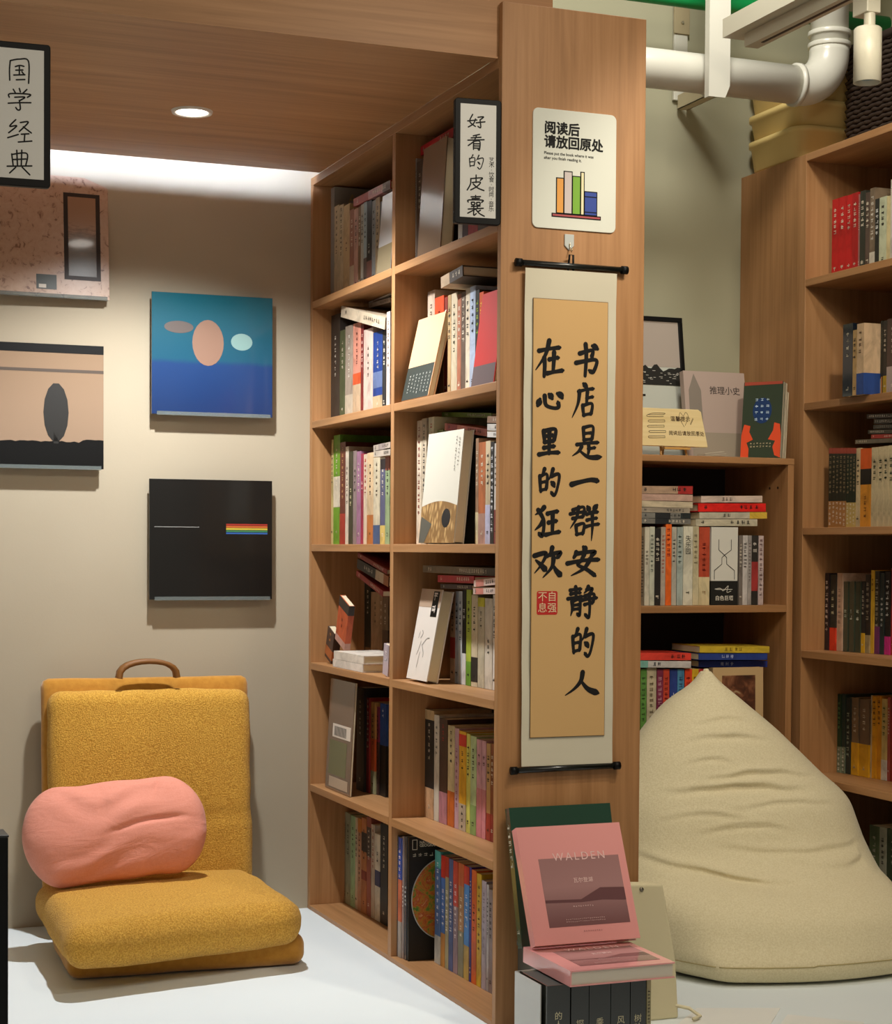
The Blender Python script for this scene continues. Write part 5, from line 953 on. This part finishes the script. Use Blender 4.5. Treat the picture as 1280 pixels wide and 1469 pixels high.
bx2 = thing('box', 'grey storage box between the slipcase and the bookcase end', 'box', (on('Y', YN-.01, 744, 1400).x, sd_+.004, 0)); D_ = YN-.004-(sd_+.004)
mb = MB(); mb.box((0, 0, 0.0005), (.16, D_, .168), M('#5c594f', .5)); mb.build('body', bx2, bevel=.002)
mb = MB(); mb.box((-.002, -.001, .1685), (.162, D_+.001, .18), M('#66635a', .5)); mb.build('lid', bx2, bevel=.001)
PK = '#e69c98'
def walden(o, t, h, d):
    x = t+.0005; mb = MB(); mb.box((t, d*.16, h*.14), (x, d*.93, h*.72), gradmat('lake_photo', [(.05, '#6e4a4a'), (.2, '#7c5454'), (.3, '#8a6464'), (.5, '#a87e7c'), (.72, '#a07674')], rough=.1, nscale=9, namp=.06, h=h)); mb.build('cover_photo', o)
    mb = MB(); mb.add([(x+.0002, d*.16, h*.37), (x+.0002, d*.5, h*.36), (x+.0002, d*.7, h*.45), (x+.0002, d*.93, h*.44), (x+.0002, d*.93, h*.33), (x+.0002, d*.7, h*.345), (x+.0002, d*.5, h*.335), (x+.0002, d*.16, h*.345)], [(0, 7, 6, 1), (1, 6, 5, 2), (2, 5, 4, 3)], M('#6a4648', .15)); mb.build('hill_print', o)
    text_mesh('WALDEN', .022, M('#eac4c0', .4), o, T(x+.0004, d*.55, h*.725) @ RZ(90) @ RX90, 'title', 0, space=1.35)
    text_mesh('瓦尔登湖', .0105, M('#eccac4', .4), o, T(x+.0004, d*.55, h*.52) @ RZ(90) @ RX90, 'subtitle')
    mb = MB(); rnd = random.Random(12)
    for k in range(20): marks(mb, d*.33+.0042*k, h*.2-.004, h*.2+.0005, .0028, M('#d8b4b0', .4), rnd); marks(mb, d*.33+.0042*k, h*.18-.004, h*.18+.0005, .0028, M('#d8b4b0', .4), rnd)
    for k in range(9): marks(mb, d*.42+.005*k, h*.29, h*.29+.0045, .0032, M('#e0c0bc', .4), rnd); marks(mb, d*.48+.0045*k, h*.08, h*.08+.004, .0028, M('#7a4c4c', .4), rnd)
    ob = mb.build('cover_lettering', o); ob.matrix_local = T(x+.0006, 0, 0) @ RZ(90)
a = on('Y', 2.90, 820, 1418); b_ = on('Z', ZT+.029, 747, 1360); wq = on('Y', 2.90, 970, 1404)
# lying: cover up. canonical x=t face up: rotate about y by -90 -> x->z ; z -> -x ; keep spine (y=0) -> left side: use explicit basis
hw = b_.y-2.90; ww = wq.x-a.x
# canonical axes: x(thickness)->+Z, y(depth from spine)->+X, z(height)->+Y
M4 = basis(Vector((a.x, 2.905, ZT+.0005)), Vector((0, 0, 1)), Vector((1, 0, 0)), Vector((0, 1, 0)))
book('book', 'pink hardback lying flat on the black hardbacks', M4, .029, hw, ww, PK, hard=1, gloss=1, art=walden, page=M('#cfc6b6', .8))
zt_ = ZT+.0305; a = on('Z', zt_, 768, 1363); b_ = on('Z', zt_, 919, 1350); tl2 = on('X', a.x, 750, 1197)
ang = math.degrees(math.atan2(.075, .2)); w = (b_-a).length
a = Vector((a.x, 3.07, zt_)); a.x = on('Y', 3.07, 768, 1362).x; w = on('Y', 3.07, 919, 1352).x-a.x; ztop = on('Y', 3.17, 752, 1193).z; ang = math.degrees(math.atan2(.095, ztop-zt_))
a.z += .022*math.sin(math.radians(ang))
book('book', 'pink hardback WALDEN standing upright against the dark green book', Matrix.Translation(a) @ RXm(-ang) @ T(0, .022, 0) @ RZ(-90), .022, (ztop-zt_)/math.cos(math.radians(ang)), w, PK, hard=1, gloss=1, art=walden, page=M('#cfc6b6', .8))
ga = on('Y', 3.225, 748, 1162); gb = on('Y', 3.225, 895, 1160); gz = on('Y', 3.27, 748, 1160).z
book('book', 'dark green wrapped book behind the standing pink one', T(ga.x, 3.215, .1865) @ RXm(-15) @ T(0, .02, 0) @ RZ(-90), .02, (gz-.1865)/math.cos(math.radians(15)), gb.x-ga.x, '#17402f', hard=1, gloss=1)
# canvas tote
tb = thing('tote_bag', 'cream canvas tote bag with a metal snap beside the pillar', 'bag', (1.60, 3.345, 0))
p1 = on('Y', 3.30, 918, 1262); p2 = on('Y', 3.30, 942, 1264); p3 = on('Y', 3.30, 958, 1376)
tb.location = (p1.x-.06, 3.27, 0)
mb = MB(); x1t = p2.x-tb.location.x; x1b = p3.x-tb.location.x
mb.prism([(.0, 0), (x1b+.012, 0), (x1b+.004, .12), (x1t, p2.z), (.01, p1.z)], 0, .028, M('#d8cda8', .8)); mb.build('body', tb, bevel=.006, seg=3)
mb = MB(); sn = on('Y', 3.268, 921, 1276); mb.tube([(sn.x-tb.location.x, .001, sn.z), (sn.x-tb.location.x, -.003, sn.z)], [.005, .004], M('#8a8478', .3, .9), 14); mb.build('snap', tb, True)
mb = MB(); mb.tube([(x1b-.01, .01, .03), (x1b+.03, -.01, .022), (x1b+.045, -.03, .009), (x1b+.02, -.045, .009)], [.004]*4, M('#e0d6b4', .8), 6); mb.build('strap', tb, True)
# paper sheets on the floor
for k, (pts, lab) in enumerate((([(1000, 1446), (1120, 1446), (1100, 1478), (960, 1480)], 'white paper sheet on the floor in front of the bean bag'), ([(1130, 1456), (1240, 1467), (1230, 1500), (1105, 1490)], 'second white paper sheet at the bottom right of the floor'))):
    P = [on('Z', .002, *q) for q in pts]; c = sum(P, Vector())/4; mb = MB(); mb.prism([(p.x-c.x, p.y-c.y) for p in P], 0, .002+.001*k, M('#eef0ee', .35), swap=lambda v: (v[0], v[2], v[1])); o = mb.build('paper_sheet'); o.location = (c.x, c.y, 0.0002); tag(o, lab, 'paper', 'paper sheets on the floor')
# black box at the lower left
cb = on('Y', 3.1, 12, 1198)
bb2 = thing('cabinet', 'black box standing on the floor at the lower left edge', 'cabinet', (cb.x-.35, 3.1, 0))
mb = MB(); mb.box((0, 0, 0), (.35, .07, cb.z-.004), BLK); mb.build('body', bb2, bevel=.002)
mb = MB(); mb.box((-.001, -.001, cb.z-.004), (.351, .071, cb.z), M('#1a1a18', .4)); mb.build('top_plate', bb2, bevel=.001)
# ================================================================== SERVICES OVER THE REAR CORNER
PVC = M('#d8d6c8', .3)
pp = thing('drain_pipe', 'thick white plastic drain pipe bending upwards near the rear wall', 'pipe', (1.8, 3.99, 2.245))
c0 = on('Y', 3.99, 930, 98); c1 = on('Y', 3.99, 1150, 122); ex_ = on('Y', 3.99, 1190, 80).x; o3 = Vector((1.8, 3.99, 2.245)); zc = (c0.z+c1.z)/2; R_ = .0485
mb = MB(); mb.tube([Vector((1.78, 3.99, zc))-o3, Vector((ex_-.08, 3.99, zc))-o3], R_, PVC, 32); mb.build('straight_pipe', pp, True)
mb = MB(); bend = [Vector((ex_-.09+.09*math.sin(a/10*1.5708), 3.99, zc+.09*(1-math.cos(a/10*1.5708))))-o3 for a in range(11)]; mb.tube([bend[0]-Vector((.015, 0, 0))]+bend+[bend[-1]+Vector((0, 0, .02))], R_*1.06, PVC, 32); mb.build('elbow', pp, True)
for z in (.11, .14): mb = MB(); mb.tube([Vector((ex_, 3.99, zc+z-.006))-o3, Vector((ex_, 3.99, zc+z+.006))-o3], R_*1.14, PVC, 32); mb.build('collar', pp, True, bevel=.002)
mb = MB(); mb.tube([Vector((ex_, 3.99, zc+.1))-o3, Vector((ex_, 3.99, zc+.75))-o3], R_, PVC, 32); mb.build('riser', pp, True)
for xx in (on('Y', 3.99, 1020, 100).x, ex_-.1): mb = MB(); mb.tube([Vector((xx-.006, 3.99, zc))-o3, Vector((xx+.006, 3.99, zc))-o3], R_*1.13, PVC, 32); mb.build('collar', pp, True)
gp = thing('sprinkler_pipe', 'green painted service pipe running across the top right', 'pipe', (1.7, 4.15, 0))
g0, g1 = on('Y', 4.15, 1010, 1), on('Y', 4.15, 1100, 14); zg = (g0.z+g1.z)/2; gp.location.z = zg
mb = MB(); mb.tube([(-.1, 0, 0), (1.2, 0, 0)], .0235, M('#0a9a50', .35), 24); mb.build('pipe', gp, True)
# hanger struts
st = on('Y', 3.895, 1018, 70); st2 = on('Y', 3.895, 1048, 70); zb_ = on('Y', 3.895, 1030, 139).z
hs = thing('hanger_strut', 'wide white metal hanger strut in front of the drain pipe', 'bracket', (st.x, 3.895, zb_)); w = st2.x-st.x
mb = MB(); mb.prism([(0, 0), (w*.78, 0), (w, .03), (w, .7), (0, .7)], 0, .003, PVC); mb.build('front_face', hs)
mb = MB(); mb.box((0, .003, 0), (.003, .022, .7), PVC); mb.box((w-.003, .003, .03), (w, .022, .7), PVC); mb.build('flange', hs)
st = on('Y', 4.335, 970, 100); st2 = on('Y', 4.335, 989, 100); zb_ = on('Y', 4.335, 980, 143).z; w = st2.x-st.x
hs = thing('hanger_strut', 'narrow white hanger strut behind the drain pipe', 'bracket', (st.x, 4.345, zb_))
mb = MB(); mb.box((0, 0, 0), (w, .01, .6), PVC); mb.build('bar', hs, bevel=.001)
z_ = on('Y', 4.335, 980, 48).z-zb_; mb = MB(); mb.box((-.004, -.006, z_), (w+.003, 0, z_+.075), M('#a89a78', .6)); mb.build('clamp_plate', hs, bevel=.001); mb = MB(); mb.tube([(w/2, -.006, z_+.03), (w/2, -.01, z_+.03)], .004, M('#c8c0a8', .3, .8), 10); mb.build('bolt', hs)
q0 = on('Y', 4.33, 975, 152); CHY = on('X', q0.x, 1040, 130).y; CHL = 4.34-CHY
at = thing('angle_bracket', 'beige metal channel stub just under the drain pipe', 'bracket', (q0.x, 3.9, q0.z-.004))
mb = MB(); CH_ = M('#c4b898', .5); mb.box((0, 0, 0), (.03, CHL, .002), CH_); mb.box((0, 0, 0), (.002, CHL, .038), CH_); mb.box((.028, 0, 0), (.03, CHL, .038), CH_); mb.build('channel', at)
q0 = on('Y', 4.33, 975, 152); at.location = (q0.x, CHY, q0.z-.007)
# lighting rail with spotlight, running along y
XT = 2.2; RZ0 = 2.152
rl = thing('lighting_track', 'white lighting track and cable tray crossing the top right corner', 'track', (XT, 2.6, RZ0))
rx0 = on('X', XT-.028, 1038, 92); TRW = M('#d2cdb8', .4); YE = on('X', XT-.047, 1037, 92).y-2.6
mb = MB(); mb.box((-.018, 0, .0), (.018, YE-.05, .004), TRW); mb.box((-.018, 0, .004), (-.013, YE-.05, .03), TRW); mb.box((.013, 0, .004), (.018, YE-.05, .03), TRW); mb.build('track', rl)
mb = MB(); mb.box((-.0035, .0, -.0012), (.0035, YE-.1, .0), M('#0c1420', .4)); mb.build('track_slot', rl)
mb = MB(); mb.box((-.045, 0, .031), (.038, YE, .034), TRW); mb.box((-.048, 0, .031), (-.045, YE, .075), TRW); mb.box((.038, 0, .031), (.041, YE, .075), TRW); mb.build('cable_tray', rl)
mb = MB(); mb.box((-.05, .55, .03), (-.048, .59, .5), TRW); mb.build('hanger', rl)
sl = thing('spotlight', 'white cylindrical track spotlight hanging at the top right', 'light', (XT, 3.214, 1.958))
mb = MB(); n = 36; R = .0292; hh_ = .115; prof = [(.024, .012), (.0265, .0), (R, .0), (R, hh_-.004), (R-.004, hh_), (0.0, hh_)]
mb.add([(r*math.cos(a/n*6.28318), r*math.sin(a/n*6.28318), z) for r, z in prof for a in range(n)], [(j*n+i, j*n+(i+1) % n, (j+1)*n+(i+1) % n, (j+1)*n+i) for j in range(len(prof)-1) for i in range(n)], TRW); mb.build('housing', sl, True)
mb = MB(); mb.add([(.0245*math.cos(a/n*6.28318), .0245*math.sin(a/n*6.28318), .011) for a in range(n)], [tuple(range(n))[::-1]], M('#7d9aae', .15)); mb.build('lens', sl)
mb = MB(); mb.tube([(.004, 0, hh_-.002), (.004, 0, hh_+.035)], .012, TRW, 16); mb.box((-.012, -.014, hh_+.03), (.022, .04, hh_+.075), TRW); mb.build('mount', sl, bevel=.002)
# tubs and basket on the right bookcase
TZ = RZL[0]+.0198; CR = [M('#ecd088', .4)]
def tub(z, h, label, s=1.0, top=True):
    o = thing('tub', label, 'tub', (2.565, 4.055, z), 'cream plastic tubs on the right bookcase'); W, D = .205, .285; mb = MB(); n = 6
    def ring(k, zz, r): return [(p[0]+k, p[1]+k, zz) for p in rounded(W-2*k, D-2*k, r, n)]
    rings = [ring(.022, 0, .03), ring(.014, .006, .04), ring(.006, h-.016, .045), ring(.0, h-.014, .05), ring(.0, h, .05), ring(.008, h+.001, .045), ring(.016, h-.02, .04)]
    m_ = len(rings[0]); mb.add([v for r in rings for v in r], [(j*m_+i, j*m_+(i+1) % m_, (j+1)*m_+(i+1) % m_, (j+1)*m_+i) for j in range(len(rings)-1) for i in range(m_)]+[tuple(range(m_-1, -1, -1))]+[tuple((len(rings)-1)*m_+i for i in range(m_))], CR[0]); mb.build('body', o, True)
tub(TZ, .083, 'cream plastic tub, lowest of the stack on the bookcase'); tub(TZ+.085, .068, 'cream plastic tub, middle of the stack on the bookcase'); tub(TZ+.1545, .085, 'cream plastic tub, top of the stack behind the drain pipe')
bk = thing('woven_basket', 'dark brown woven basket on top of the right bookcase', 'basket', (2.683, 3.5, TZ+.001)); W, D, Hh = .24, .53, .27
mb = MB(); mb.box((.012, .012, .001), (W-.012, D-.012, Hh-.01), M('#140e0a', .8)); mb.build('liner', bk)
mb = MB(); BR = M('#33251c', .6); nrow = 22
for j in range(nrow):
    z = .007+j*(Hh-.014)/(nrow-1); base = rounded(W-.008, D-.008, .02, 2); P = []
    per = [(0, 0)]
    for e0, e1 in zip(base, base[1:]+base[:1]):
        L = math.hypot(e1[0]-e0[0], e1[1]-e0[1]); ns = max(1, int(L/.008))
        for k in range(ns): P.append((e0[0]+(e1[0]-e0[0])*k/ns, e0[1]+(e1[1]-e0[1])*k/ns))
    c = (W/2, D/2); pts = []
    for k, p in enumerate(P):
        d = Vector((p[0]-c[0], p[1]-c[1])); s = 1+.012*(1 if (k//2+j) % 2 else -1); pts.append((c[0]+d.x*s+.004, c[1]+d.y*s+.004, z+.0015*math.sin(k*1.1)))
    pts.append(pts[0]); mb.tube(pts, .0062, BR, 5, False)
wv = mb.build('weave', bk, True); wv['kind'] = 'stuff'
mb = MB(); mb.tube([(p[0]+.0, p[1], Hh) for p in rounded(W, D, .02, 3)]+[(W, .02, Hh)], .011, M('#2a1d15', .6), 8); mb.build('rim', bk, True)
